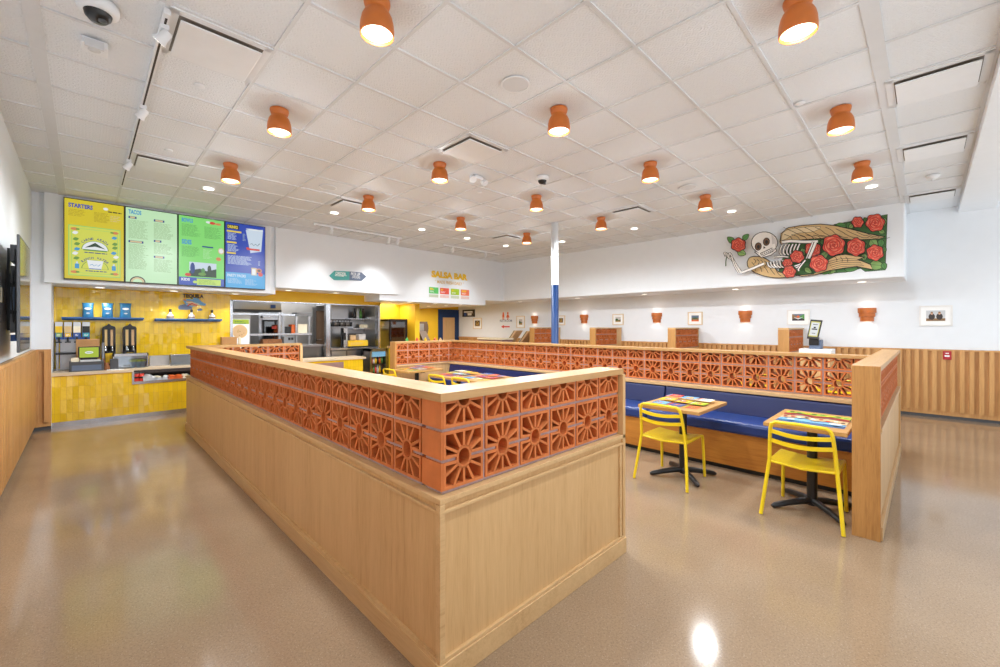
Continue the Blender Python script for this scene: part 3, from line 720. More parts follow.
b = MB(); b.box(3.66, 3.80, 4.17, 4.27, CZ - .05, CZ - .001); b.build('body', 'white_metal', T, bevel=.008)
for s in (-1, 1):
    b = MB(); b.tube([(3.73 + .09 * s, 4.22, CZ - .03), (3.73 + .11 * s, 4.17, CZ - .085)], [.03, .048], 14); b.build('lamp_head', 'white_metal', T)
T = thing('smoke_detector', (8.0, -.06, CZ), 'round white smoke detector between two vents by the beam', 'smoke detector')
b = MB(); b.lathe([(0, -.0), (.07, -.0), (.07, -.02), (.055, -.04), (.03, -.055), (0.001, -.055)], (8.0, -.06, CZ), 20); b.build('body', 'white_metal', T)
b = MB(); b.lathe([(.018, -.055), (.018, -.075), (.001, -.077)], (8.0, -.06, CZ), 10); b.build('sensor', 'pale_grey', T)
SPK = thing('ceiling_speaker', (2.537, 2.39, CZ), 'round white flush speaker grille in the ceiling near the middle vent', 'speaker', 'round ceiling speakers'); WL['ceiling_speaker'] = V((0, 0, 0))
b = MB(); b.lathe([(.118, -.001), (.118, -.009), (.108, -.011), (.106, -.008)], seg=32); b.build('rim', 'white_metal', SPK)
b = MB(); b.lathe([(.106, -.007), (.06, -.009), (.001, -.010)], seg=28); b.build('grille', 'grid_white', SPK)
copy_tree(SPK, (6.18, 2.41, CZ), 'round white speaker grille in the ceiling right of the column'); copy_tree(SPK, (2.49, 6.05, CZ), 'round white speaker grille in the ceiling in front of the arrow sign'); copy_tree(SPK, (8.9, 4.34, CZ), 'round white speaker grille in the ceiling near the mural wall')
SPR = thing('sprinkler', (.68, 4.25, CZ), 'small round sprinkler cover in the ceiling right of the track light', 'sprinkler', 'flush sprinkler covers'); WL['sprinkler'] = V((0, 0, 0))
b = MB(); b.lathe([(.040, -.001), (.040, -.008), (.034, -.012), (.001, -.013)], seg=20); b.build('cover', 'white_metal', SPR)
copy_tree(SPR, (4.57, .80, CZ), 'small round sprinkler cover in the ceiling above the nearest chair table'); copy_tree(SPR, (4.2, 4.7, CZ), 'small round sprinkler cover in the ceiling beyond the small dome camera'); copy_tree(SPR, (.68, 6.05, CZ), 'small round sprinkler cover near the vent before the menu screens')

# track lights
def track(p0, p1, heads, lab, aim):
    c = (V(p0) + V(p1)) / 2
    T = thing('track_light', c, lab, 'track light', 'ceiling track lights')
    p0, p1 = V(p0), V(p1); d = (p1 - p0).normalized(); n = V((-d.y, d.x, 0)) * .018
    b = MB(); b.bar(p0 + V((0, 0, -.02)), p1 + V((0, 0, -.02)), n, (0, 0, .02)); b.build('rail', 'white_metal', T)
    b = MB(); b.bar(p0 + d * .05 + V((0, 0, -.0405)), p1 - d * .05 + V((0, 0, -.0405)), n * .35, (0, 0, .001)); b.build('rail_slot', 'dark_gap', T)
    for h in heads:
        q = p0 + d * h + V((0, 0, -.04)); a = V(aim).normalized()
        b = MB(); b.box(q.x - .022, q.x + .022, q.y - .03, q.y + .03, q.z - .03, q.z); b.tube([q, q + V((0, 0, -.06))], .01, 8)
        hc = q + V((0, 0, -.065)); b.tube([hc - a * .04, hc - a * .025, hc + a * .025, hc + a * .05], [.018, .028, .032, .042], 16); h_ = b.build('spot_head', 'white_metal', T)
        b = MB(); w = a.cross(V((1, 0, .01))).normalized(); u = a.cross(w); b.face([hc + a * .051 + (w * cos(2 * pi * k / 16) + u * sin(2 * pi * k / 16)) * .036 for k in range(16)]); b.build('spot_lens', 'spot_glow', h_)
        lamp('track_spot', 'SPOT', hc + a * .065, P_TRACK, NEU, size=.03, spot=62, blend=.9, rot=a.to_track_quat('-Z', 'Y').to_euler())
track((.372, 3.35, CZ - .005), (.372, 7.9, CZ - .005), [.15, 1.55, 3.25], 'long white ceiling track light running toward the menu screens', (-.55, .5, -.75))
track((3.15, 8.32, CZ - .005), (5.1, 8.32, CZ - .005), [.35, 1.62, 1.85], 'white ceiling track light in front of the arrow sign', (0, .62, -.78))
track((6.2, 8.25, CZ - .005), (8.1, 8.25, CZ - .005), [.3, 1.4], 'white ceiling track light in front of the salsa bar sign', (.05, .65, -.75))

# ------------------------------------------------------------------ wall sconces (stepped clay)
SC = thing('wall_sconce', (0, 0, 0), 'x', 'wall light', 'stepped clay wall sconces')
b = MB(); A0, A1 = pi / 2, 3 * pi / 2
b.lathe([(.135, .245), (.135, .155), (.118, .150), (.118, .085), (.100, .080), (.100, .0), (.092, .0), (.092, .08), (.110, .09), (.110, .15), (.127, .16), (.127, .245), (.135, .245)], (0, 0, 0), 18, 0, A0, A1, sm=False); b.build('clay_shade', 'clay_lamp', SC)
b = MB(); b.box(-.02, 0, -.05, .05, .06, .18); b.tube([(-.035, 0, .1), (-.035, 0, .15)], .02, 10); b.build('lamp_holder', 'bulb', SC)
first = True
for k, (px, Y) in enumerate(((867, .782), (745.3, 2.82), (657, 4.841), (584.5, 7.034), (535, 8.937))):
    lab = 'stepped orange clay wall sconce on the mural wall, %s from the shop front' % ['first', 'second', 'third', 'fourth', 'fifth'][k]
    if first: SC.location = (XR - .001, Y, 1.66); SC['label'] = lab; first = False
    else: copy_tree(SC, (XR - .001, Y, 1.66), lab)
    lamp('sconce_down', 'SPOT', (XR - .07, Y, 1.70), P_SCONCE * .5, (1, .9, .75), size=.03, spot=125, blend=1)
    lamp('sconce_up', 'SPOT', (XR - .07, Y, 1.86), P_SCONCE * .4, (1, .9, .75), size=.03, spot=125, blend=1, rot=(pi, 0, 0))

# ------------------------------------------------------------------ pictures on the mural wall
def picture(y0, y1, z0, z1, frame, inner, lab, kind):
    T = thing('framed_picture', (XR - .01, (y0 + y1) / 2, z0), lab, 'picture', 'framed pictures on the mural wall')
    b = MB(); w = .022
    for (a, c, e, g) in ((y0, y1, z0, z0 + w), (y0, y1, z1 - w, z1), (y0, y0 + w, z0 + w, z1 - w), (y1 - w, y1, z0 + w, z1 - w)): b.box(XR - .03, XR - .001, a, c, e, g)
    b.build('frame', frame, T)
    b = MB(); b.box(XR - .016, XR - .004, y0 + w, y1 - w, z0 + w, z1 - w); b.build('mat_board', 'paper_white', T)
    A = Art('X', XR - .0165); m = inner; a, c, e, g = -(y1 - m), -(y0 + m), z0 + m, z1 - m; W, Hh = c - a, g - e
    if kind == 'two':
        A.rect(a, e, c, g, 'pale_grey'); A.rect(a, e, c, e + Hh * .25, 'pic_brown')
        for q in (.3, .7): A.ell(a + W * q, e + Hh * .42, W * .17, Hh * .32, 'pic_dark', 14); A.ell(a + W * q, e + Hh * .72, W * .07, Hh * .13, 'skin', 12); A.ell(a + W * q, e + Hh * .82, W * .07, Hh * .07, 'pic_brown', 10)
        A.rect(a, e + Hh * .8, c, g, 'bone_shade') if False else None
    elif kind == 'butterfly':
        A.rect(a, e, c, g, 'slate'); A.rect(a, e, c, e + Hh * .3, 'pic_dark')
        A.poly([(a, g), (a + W * .5, e + Hh * .55), (a, e + Hh * .2)], 'pic_brown'); A.poly([(c, g), (a + W * .5, e + Hh * .55), (c, e + Hh * .2)], 'green'); A.ell(a + W * .5, e + Hh * .6, W * .12, Hh * .18, 'orange', 12); A.poly([(a + W * .1, e + Hh * .55), (a + W * .5, e + Hh * .2), (a + W * .9, e + Hh * .55), (a + W * .5, e + Hh * .35)], 'bone')
    elif kind == 'field':
        A.rect(a, e, c, g, 'slate'); A.rect(a, e, c, e + Hh * .55, 'pic_brown'); A.rect(a, e, c, e + Hh * .22, 'orange'); A.ell(a + W * .5, e + Hh * .55, W * .4, Hh * .12, 'leaf_dark', 14)
    elif kind == 'valley':
        A.rect(a, e, c, g, 'bone_shade'); A.poly([(a, e), (c, e), (c, e + Hh * .5), (a + W * .6, e + Hh * .4), (a + W * .3, e + Hh * .75), (a, e + Hh * .55)], 'leaf_dark'); A.poly([(a, e), (c, e), (c, e + Hh * .3), (a, e + Hh * .2)], 'pic_gold')
    else:
        A.rect(a, e, c, g, 'pic_dark'); A.ell(a + W * .5, e + Hh * .5, W * .35, Hh * .4, 'pic_gold', 14); A.ell(a + W * .45, e + Hh * .6, W * .14, Hh * .15, 'ink', 10); A.rect(a, e, c, e + Hh * .2, 'pic_brown')
    A.done('photograph', T)
picture(-.31, .09, 1.57, 1.92, 'frame_white', .085, 'white framed photo of two people in dark clothes, right of the first sconce', 'two')
picture(1.65, 2.04, 1.59, 1.905, 'frame_white', .09, 'white framed bright picture with an orange centre, behind the order kiosk', 'butterfly')
picture(3.72, 4.06, 1.597, 1.91, 'frame_oak', .085, 'pale framed picture of a brown field, left of the mural end of the second divider', 'field')
picture(5.77, 6.10, 1.60, 1.905, 'frame_oak', .085, 'pale framed picture of a green valley, right of the column', 'valley')
picture(7.72, 8.03, 1.60, 1.895, 'frame_oak', .08, 'pale framed dark picture partly hidden by the blue column', 'dark')
picture(9.37, 9.74, 1.51, 1.915, 'frame_oak', .11, 'pale framed upright golden picture right of the restroom sign', 'valley')
picture(11.5, 11.97, 1.47, 1.88, 'frame_oak', .10, 'pale framed dark picture left of the restroom sign, near the blue door', 'dark')
T = thing('hall_sign', (XR - .01, 12.24, 1.92), 'dark wall sign with white bars beside the blue door', 'sign')
b = MB(); b.box(XR - .03, XR - .001, 11.89, 12.59, 1.93, 2.20); b.build('board', 'pic_dark', T)
A = Art('X', XR - .0305); A.rect(-12.5, 1.97, -12.35, 2.12, 'deep_blue'); A.rect(-12.5, 2.09, -12.0, 2.14, 'paper_white'); A.rect(-12.28, 1.98, -12.05, 2.06, 'paper_white'); A.rect(-12.33, 2.06, -11.98, 2.08, 'pale_grey'); A.done('lettering', T)
T = thing('restroom_sign', (XR - .005, 10.27, 1.49), 'orange restroom figures, wording and arrow painted on the wall', 'sign')
for yc, dress in ((10.39, 0), (10.17, 1)):
    A = Art('X', XR - .001); A.ell(-yc, 2.02, .04, .04, 'orange', 12)
    if dress: A.poly([(-yc - .035, 1.98), (-yc + .035, 1.98), (-yc + .085, 1.87), (-yc - .085, 1.87)], 'orange'); A.rects([(-yc - .03, 1.80, -yc - .005, 1.87), (-yc + .005, 1.80, -yc + .03, 1.875)], 'orange')
    else: A.rect(-yc - .05, 1.88, -yc + .05, 1.985, 'orange'); A.rects([(-yc - .04, 1.80, -yc - .008, 1.88), (-yc + .008, 1.80, -yc + .04, 1.885)], 'orange')
    A.done('figure', T)
A = Art('X', XR - .001); A.text('RESTROOM', -10.56, 1.72, -9.97, 1.80, 'slate'); A.done('lettering', T)
A = Art('X', XR - .001); A.poly([(-10.50, 1.555), (-10.36, 1.615), (-10.36, 1.575), (-10.08, 1.575), (-10.08, 1.53), (-10.36, 1.53), (-10.36, 1.49)], 'red'); A.done('arrow', T)
T = thing('fire_alarm', (XR - .04, -.245, 1.0), 'small red fire alarm pull station on the slatted wood', 'fire alarm')
b = MB(); b.box(XR - .075, XR - .03, -.295, -.195, 1.0, 1.145); b.build('case', 'fire_red', T, bevel=.004)
A = Art('X', XR - .0755); A.rect(.215, 1.05, .275, 1.075, 'paper_white'); A.rect(.225, 1.1, .265, 1.115, 'paper_white'); A.done('pull_bar', T)

# ------------------------------------------------------------------ mural
A = Art('X', 9.449, .0004)
def mz(x, y): return A.px(720 + x / 5.5556, 205 + y / 5.5556)
def mp(pts): return [mz(*p) for p in pts]
SC_ = .0135   # metres per zoom pixel, about
def spline(pts, n=5):
    out = []
    P_ = [pts[0]] + list(pts) + [pts[-1]]
    for i in range(1, len(P_) - 2):
        p0, p1, p2, p3 = P_[i - 1:i + 3]
        for k in range(n):
            t = k / n
            out.append(tuple(.5 * ((2 * p1[d]) + (-p0[d] + p2[d]) * t + (2 * p0[d] - 5 * p1[d] + 4 * p2[d] - p3[d]) * t * t + (-p0[d] + 3 * p1[d] - 3 * p2[d] + p3[d]) * t ** 3) for d in (0, 1)))
    out.append(pts[-1]); return out
def msc(x): # local scale along the wall, metres per zoom px
    a = mz(x, 222); c = mz(x + 10, 222); return abs(c[0] - a[0]) / 10
def mline(pts, w=5, m='ink', taper=False): A.line([mz(*p) for p in spline(pts)], w * msc(pts[0][0]), m, taper)
def mpoly(pts, m, smooth=True, ol=4):
    q = spline(list(pts) + [pts[0]], 4) if smooth else list(pts) + [pts[0]]
    A.poly([mz(*p) for p in q[:-1]], m)
    if ol: A.line([mz(*p) for p in q], ol * msc(pts[0][0]), 'ink')
def mell(x, y, rx, ry, m, ol=4, a=0, n=22):
    pts = [(x + rx * cos(t) * cos(a) - ry * sin(t) * sin(a), y + rx * cos(t) * sin(a) + ry * sin(t) * cos(a)) for t in [2 * pi * i / n for i in range(n)]]
    mpoly(pts, m, False, ol)
mpoly([(632, 108), (930, 52), (918, 362), (806, 370), (782, 352), (700, 374), (600, 380), (520, 386), (440, 392), (350, 400), (322, 380), (350, 290), (380, 210), (560, 180), (700, 190)], 'leaf_mid', False, 3)
def leaf(x, y, L, w, a, m='leaf'):
    pts = [(0, 0), (L * .3, w), (L * .7, w * .8), (L, 0), (L * .7, -w * .8), (L * .3, -w)]
    R_ = [(x + p * cos(a) - q * sin(a), y + p * sin(a) + q * cos(a)) for p, q in pts]; mpoly(R_, m, True, 3); mline([R_[0], ((R_[0][0] + R_[3][0]) / 2, (R_[0][1] + R_[3][1]) / 2), R_[3]], 2, 'leaf_dark')
for (x, y, L, w, a, m) in [(835, 190, 60, 24, .9, 'leaf_light'), (900, 190, 45, 18, 1.8, 'leaf'), (830, 330, 80, 26, .1, 'leaf_light'), (905, 320, 40, 16, 1.2, 'leaf'), (640, 112, 70, 14, .05, 'leaf'), (700, 105, 50, 16, .5, 'leaf'), (800, 70, 45, 14, 1.0, 'leaf'), (915, 70, 50, 14, 1.7, 'leaf_light'), (560, 300, 60, 18, -.8, 'leaf_light'), (575, 285, 60, 16, 2.6, 'leaf'), (700, 200, 50, 14, .3, 'leaf'), (690, 360, 80, 14, -.1, 'leaf'), (800, 270, 40, 16, 1.5, 'leaf_light'), (370, 290, 50, 14, .2, 'leaf'), (340, 380, 60, 14, -.2, 'leaf'), (590, 378, 60, 10, -.2, 'leaf_light'), (560, 195, 40, 14, .8, 'leaf'), (880, 140, 40, 14, .4, 'leaf_light'), (690, 275, 44, 16, 2.4, 'leaf_light'), (815, 215, 40, 14, 2.2, 'leaf'), (700, 165, 60, 12, .2, 'leaf_light'), (470, 350, 50, 14, .6, 'leaf_light'), (500, 190, 50, 14, .5, 'leaf'), (455, 240, 44, 14, 1.2, 'leaf_light'), (905, 260, 30, 14, -1, 'leaf'), (345, 310, 44, 14, 1.2, 'leaf_light'), (610, 180, 40, 12, .3, 'leaf'), (740, 110, 30, 12, 2.4, 'leaf_light'), (560, 378, 60, 10, -.1, 'leaf')]: leaf(x, y, L, w, a, m)
# upper wing
mpoly([(336, 205), (342, 160), (380, 128), (460, 115), (560, 108), (640, 116), (730, 136), (830, 162), (918, 178), (890, 190), (800, 194), (740, 196), (690, 190), (640, 184), (560, 188), (500, 192), (420, 198), (362, 208), (345, 226)], 'wing', False, 5)
mpoly([(342, 200), (350, 160), (385, 138), (460, 126), (560, 122), (520, 150), (430, 160), (370, 190)], 'wing_light', True, 2)
for k in range(9):
    x = 380 + k * 58; y0 = 120 + max(0, (k - 4)) * 9
    mline([(x - 25, y0 + 5), (x + 10, y0 + 22), (x + 30, 150 + k * 3)], 3); mline([(x + 30, 150 + k * 3), (x + 70, 172 + k * 2), (x + 100, 182)], 3)
for k in range(7): mline([(360 + k * 40, 165 + k), (390 + k * 40, 176), (405 + k * 40, 192)], 3)
# lower wings
mpoly([(155, 318), (172, 292), (225, 288), (268, 306), (300, 330), (330, 372), (430, 392), (330, 406), (250, 396), (190, 372), (160, 345)], 'wing', True, 5)
for k in range(5): mline([(180 + k * 34, 318 + k * 12), (196 + k * 34, 340 + k * 12), (200 + k * 36, 366 + k * 7)], 3)
for k in range(4): mline([(190 + k * 20, 300 + k * 4), (202 + k * 20, 312 + k * 4), (196 + k * 20, 326 + k * 5)], 3)
mpoly([(430, 392), (520, 385), (585, 350), (606, 305), (650, 282), (700, 276), (806, 292), (766, 304), (838, 332), (848, 360), (764, 344), (690, 352), (610, 366), (540, 388), (460, 398)], 'wing', False, 5)
for k in range(5): mline([(600 + k * 6, 318 + k * 10), (680, 300 + k * 11), (770 + k * 8, 303 + k * 9)], 3)
for k in range(3): mline([(640 + k * 30, 290), (652 + k * 30, 304), (650 + k * 30, 318)], 3)
def rose(x, y, r, seed=0):
    rnd = random.Random(int(x) + seed); n = 40
    mpoly([(x + r * (1 + .07 * cos(6 * t + seed)) * cos(t), y + r * .92 * (1 + .07 * cos(6 * t + seed)) * sin(t)) for t in [2 * pi * i / n for i in range(n)]], 'rose', False, 5)
    for ring, m in ((.78, 'rose_light'), (.5, 'rose_light'), (.24, 'rose_light')):
        for k in range(4):
            a0 = k * pi / 2 + ring * 4 + seed
            mline([(x + r * ring * cos(a0 + q * .4), y + r * .9 * ring * sin(a0 + q * .4)) for q in range(4)], r * .16, m, True)
    for ring in (.88, .62, .38, .16):
        for k in range(3):
            a0 = k * 2.1 + ring * 5 + seed
            mline([(x + r * (ring - .03 * q) * cos(a0 + q * .42), y + r * .9 * (ring - .03 * q) * sin(a0 + q * .42)) for q in range(5)], max(2.4, r * .06), 'rose_dark')
# torso: spine, ribs, shoulder
def bone(pts, w): mline(pts, w + 6, 'ink'); mline(pts, w, 'bone')
for k in range(6):
    x = 352 + k * 19; bone([(x, 222 - k), (x - 12, 245), (x - 14, 268), (x - 4, 280)], 8)
for k in range(6):
    x = 268 + k * 17; bone([(x, 318 - k * 2), (x + 6, 338), (x + 22, 348), (x + 36, 344)], 8)
bone([(305, 292), (350, 288), (385, 292)], 9)
rose(520, 248, 44, 9)
bone([(348, 210), (400, 204), (470, 208), (548, 206)], 15)
bone([(536, 210), (522, 245), (498, 300)], 14); bone([(522, 206), (505, 250), (484, 300)], 7)
# roses (rose drawn below)
for i, (x, y, r) in enumerate([(768, 100, 33), (865, 104, 52), (637, 228, 62), (760, 238, 52), (865, 270, 47), (437, 292, 38), (385, 328, 28), (396, 375, 36), (558, 330, 50)]): rose(x, y, r, i)
# hand of the bent arm
for k in range(4): bone([(485, 312), (465 - k * 5, 330 + k * 9), (425 + k * 8, 345 + k * 9)], 7)
# raised arm with rose
bone([(258, 330), (200, 355), (135, 380)], 13)
bone([(130, 378), (104, 340), (78, 296)], 13); bone([(118, 380), (95, 340), (84, 300)], 6)
mline([(75, 270), (52, 300), (48, 345)], 6, 'leaf_dark')
leaf(95, 215, 48, 16, -2.5, 'leaf'); leaf(140, 200, 46, 14, -.7, 'leaf'); leaf(110, 262, 52, 18, .35, 'leaf_light'); rose(118, 228, 40, 3)
for k in range(4): bone([(84, 292), (62 + k * 3, 280 - k * 2), (42 + k * 8, 272 + k * 9), (50 + k * 10, 292 + k * 3)], 6)
# skull
mpoly([(208, 268), (246, 300), (300, 285), (328, 262), (320, 225), (240, 240)], 'bone', False, 5)
mell(262, 218, 72, 60, 'bone', 5)
mpoly([(300, 170), (325, 200), (328, 235), (310, 262), (305, 225)], 'bone_shade', True, 0)
mpoly([(212, 258), (318, 222), (322, 244), (246, 284)], 'bone', False, 0)
mell(228, 238, 17, 21, 'eye_brown', 4, .2); mell(273, 212, 17, 21, 'eye_brown', 4, .2); mell(229, 240, 8, 11, 'ink', 0); mell(274, 214, 8, 11, 'ink', 0)
mpoly([(258, 236), (270, 246), (256, 250)], 'ink', False, 0)
mpoly([(240, 276), (305, 246), (312, 262), (252, 292)], 'bone', False, 4); mline([(246, 284), (278, 270), (308, 254)], 2.5)
for k in range(6): mline([(250 + k * 10, 272 - k * 4.5), (254 + k * 10, 281 - k * 4.5), (258 + k * 10, 290 - k * 4.5)], 2)
o = A.done('wall_mural'); tag(o, 'painted mural of a reclining winged skeleton among red roses on the white soffit', 'mural')

# ------------------------------------------------------------------ menu screens
Ys = 9.262
def z3(x, y): return (50 + x * .15, 190 + y * .15)
def z4(x, y): return (160 + x * .15, 190 + y * .15)
xs = [onY(v, 240, Ys).x for v in (63.5, 124.5, 177.4, 224.0, 264.5)]
SZ0, SZ1 = 2.283, 3.532
names = ['yellow menu screen with starters and two drink emblems, first of the four', 'pale mint menu screen listing tacos, second of the four', 'green menu screen listing bowls and sides, third of the four', 'blue menu screen listing drinks, last of the four']
scr = []
for i in range(4):
    T = thing('menu_screen', ((xs[i] + xs[i + 1]) / 2, Ys, SZ0), names[i], 'menu screen', 'menu screens over the counter')
    b = MB(); b.box(xs[i] + .002, xs[i + 1] - .002, Ys - .06, Ys + .0085, SZ0, SZ1); b.build('bezel', 'black_plastic', T, bevel=.003)
    scr.append((T, xs[i] + .012, xs[i + 1] - .012))
YA = Ys - .0605; e0, e1 = SZ0 + .014, SZ1 - .014
rnd = random.Random(3)
def lines(A, u0, u1, z1, n, dz, m, h=.006, ragged=.35):
    L = []
    for k in range(n):
        w = (u1 - u0) * (1 - ragged * rnd.random()); z = z1 - k * dz; u = u0
        while u < u0 + w:                       # word-long strokes
            q = min(.02 + .05 * rnd.random(), u0 + w - u); L.append((u, z - h, u + q, z)); u += q + .008
    A.rects(L, m)
# 1 starters
T, a, c = scr[0]; A = Art('Y', YA); A.rect(a, e0, c, e1, 'scr_yellow'); w = c - a; h = e1 - e0
def uu(f): return a + w * f
def zz(f): return e1 - h * f
A.text('STARTERS', uu(.06), zz(.105), uu(.46), zz(.05), 'scr_blue', .045)
lines(A, uu(.06), uu(.34), zz(.13), 5, .022, 'scr_ytext'); lines(A, uu(.48), uu(.78), zz(.13), 8, .02, 'scr_ytext')
A.ell(uu(.68), zz(.07), .03, .022, 'scr_white', 14); lines(A, uu(.72), uu(.97), zz(.094), 1, .02, 'scr_ink', .018, .02); lines(A, uu(.76), uu(.97), zz(.15), 4, .026, 'scr_tan', .01)
A.rect(uu(.06), zz(.96), uu(.94), zz(.325), 'scr_ltgreen'); A.rect(uu(.075), zz(.95), uu(.925), zz(.335), 'scr_yellow2'); A.rect(uu(.11), zz(.925), uu(.89), zz(.36), 'scr_ltgreen'); A.rect(uu(.12), zz(.92), uu(.88), zz(.365), 'scr_yellow2')
def arc_text(A, s, u, z, r, a0, a1, hh, m):
    n = len(s)
    for k, chh in enumerate(s):
        if chh == ' ': continue
        t = radians(a0 + (a1 - a0) * k / (n - 1)); vs, fs = text_shape(chh, .02); ww = hh * .75
        A.grid([A.P(u + r * cos(t) + ((p - .5) * ww) * sin(t) + (q * hh) * cos(t), z + r * sin(t) - ((p - .5) * ww) * cos(t) + (q * hh) * sin(t)) for p, q in vs], fs, A.mi(m))
    A.k += 1
arc_text(A, 'CARNE ASADA', uu(.5), zz(.625), .165, 140, 40, .036, 'scr_navy'); arc_text(A, 'RANCH WATER', uu(.5), zz(.87), .165, 140, 40, .036, 'scr_navy')
def half(A, u, z, r, rz, m, n=16): A.poly([(u + r * cos(pi * k / n), z + rz * sin(pi * k / n)) for k in range(n + 1)], m)
half(A, uu(.5), zz(.62), .155, .14, 'scr_leaf'); half(A, uu(.5), zz(.617), .145, .13, 'scr_white'); A.poly([(uu(.32), zz(.60)), (uu(.42), zz(.56)), (uu(.5), zz(.525)), (uu(.6), zz(.57)), (uu(.68), zz(.60)), (uu(.5), zz(.575))], 'scr_dkgreen'); A.rect(uu(.30), zz(.635), uu(.7), zz(.618), 'scr_leaf')
lines(A, uu(.32), uu(.72), zz(.652), 1, .02, 'scr_navy', .014, .05)
half(A, uu(.5), zz(.865), .155, .14, 'scr_leaf'); half(A, uu(.5), zz(.862), .145, .13, 'scr_yellow2'); A.poly([(uu(.36), zz(.755)), (uu(.64), zz(.755)), (uu(.6), zz(.87)), (uu(.4), zz(.87))], 'scr_white'); A.line([(uu(.41), zz(.82)), (uu(.45), zz(.805)), (uu(.48), zz(.825)), (uu(.52), zz(.808)), (uu(.55), zz(.825)), (uu(.59), zz(.80))], .008, 'scr_cyan'); A.rect(uu(.4), zz(.868), uu(.6), zz(.858), 'scr_indigo'); lines(A, uu(.34), uu(.7), zz(.887), 1, .02, 'scr_navy', .014, .05)
for u_, z_, m_ in [(.17, .42, 'scr_white'), (.18, .50, 'scr_leaf'), (.2, .56, 'scr_leaf'), (.2, .625, 'scr_cyan'), (.17, .68, 'scr_white'), (.19, .74, 'scr_leaf'), (.83, .44, 'scr_cyan'), (.84, .52, 'scr_leaf'), (.84, .57, 'scr_leaf'), (.82, .64, 'scr_cyan'), (.86, .69, 'scr_white'), (.84, .75, 'scr_leaf')]: A.ell(uu(u_), zz(z_), .032, .024, m_, 14, .3, .1, 4)
for u_ in (.2, .82): A.rect(uu(u_ - .035), zz(.87), uu(u_ + .035), zz(.81), 'scr_cyan'); A.rect(uu(u_ - .015), zz(.81), uu(u_ + .015), zz(.785), 'scr_pale')
for u_, z_ in ((.16, .375), (.84, .375), (.16, .915), (.84, .915)): A.ell(uu(u_), zz(z_), .045, .022, 'scr_orange', 12, 0, .15, 5); A.ell(uu(u_ + (.05 if u_ < .5 else -.05)), zz(z_), .022, .014, 'scr_leaf', 10)
A.done('display', T)
# 2 tacos
T, a, c = scr[1]; A = Art('Y', YA); w = c - a; A.rect(a, e0, c, e1, 'scr_mint')
A.text('TACOS', uu(.05), zz(.085), uu(.29), zz(.025), 'scr_cyan', .045)
for u_, z_, ww in ((.05, .115, .15), (.53, .115, .21), (.05, .44, .28), (.53, .40, .15), (.53, .62, .21)): A.rect(uu(u_), zz(z_ + .03), uu(u_ + ww), zz(z_), 'scr_navy'); A.rect(uu(u_ + .03), zz(z_ + .026), uu(u_ + ww - .03), zz(z_ + .004), 'scr_tan')
lines(A, uu(.05), uu(.44), zz(.165), 17, .018, 'scr_text'); lines(A, uu(.53), uu(.92), zz(.165), 15, .018, 'scr_text'); lines(A, uu(.05), uu(.44), zz(.49), 23, .018, 'scr_text'); lines(A, uu(.53), uu(.92), zz(.45), 10, .018, 'scr_text'); lines(A, uu(.53), uu(.92), zz(.67), 12, .018, 'scr_text')
half(A, uu(.22), zz(.999), .10, .095, 'scr_ink'); half(A, uu(.22), zz(.999), .085, .078, 'scr_tan'); half(A, uu(.22), zz(.999), .06, .05, 'scr_mint')
A.done('display', T)
# 3 bowls
T, a, c = scr[2]; A = Art('Y', YA); w = c - a; A.rect(a, e0, c, e1, 'scr_green')
A.text('BOWLS', uu(.06), zz(.09), uu(.3), zz(.03), 'scr_cyan', .045); A.text('SIDES', uu(.06), zz(.41), uu(.27), zz(.34), 'scr_cyan', .045)
lines(A, uu(.06), uu(.48), zz(.12), 12, .018, 'scr_gtext'); lines(A, uu(.55), uu(.95), zz(.12), 12, .018, 'scr_gtext'); lines(A, uu(.06), uu(.45), zz(.44), 10, .019, 'scr_gtext'); A.rect(uu(.5), zz(.43), uu(.75), zz(.41), 'scr_navy'); lines(A, uu(.52), uu(.72), zz(.46), 8, .022, 'scr_mint')
A.ell(uu(.64), zz(.05), .04, .02, 'scr_white', 12); A.ell(uu(.73), zz(.055), .045, .026, 'scr_red', 12); A.ell(uu(.86), zz(.06), .05, .02, 'scr_orange', 12); A.ell(uu(.93), zz(.46), .05, .06, 'scr_tan', 16); A.ell(uu(.93), zz(.46), .036, .042, 'scr_white', 14); A.ell(uu(.87), zz(.585), .04, .034, 'scr_orange', 14)
A.rect(uu(.22), zz(.87), uu(.82), zz(.66), 'scr_pale'); A.poly([(uu(.22), zz(.87)), (uu(.82), zz(.87)), (uu(.82), zz(.74)), (uu(.6), zz(.78)), (uu(.45), zz(.75)), (uu(.22), zz(.79))], 'scr_dkgreen'); A.ell(uu(.29), zz(.75), .035, .10, 'scr_navy', 12); A.ell(uu(.52), zz(.78), .03, .05, 'scr_gtext', 12); A.ell(uu(.66), zz(.75), .03, .07, 'scr_dkgreen', 12); A.ell(uu(.5), zz(.83), .06, .03, 'scr_leaf', 12)
A.ell(uu(.19), zz(.85), .045, .03, 'scr_red', 14)
A.rect(a, e0, c, zz(.865 + .02), 'scr_indigo'); A.text('KIDS', uu(.05), zz(.94), uu(.23), zz(.90), 'scr_white', .045); A.rect(uu(.38), zz(.99), uu(.92), zz(.90), 'scr_lime'); A.ell(uu(.34), zz(.95), .03, .025, 'scr_lime', 10); lines(A, uu(.42), uu(.88), zz(.915), 4, .022, 'scr_gtext')
A.done('display', T)
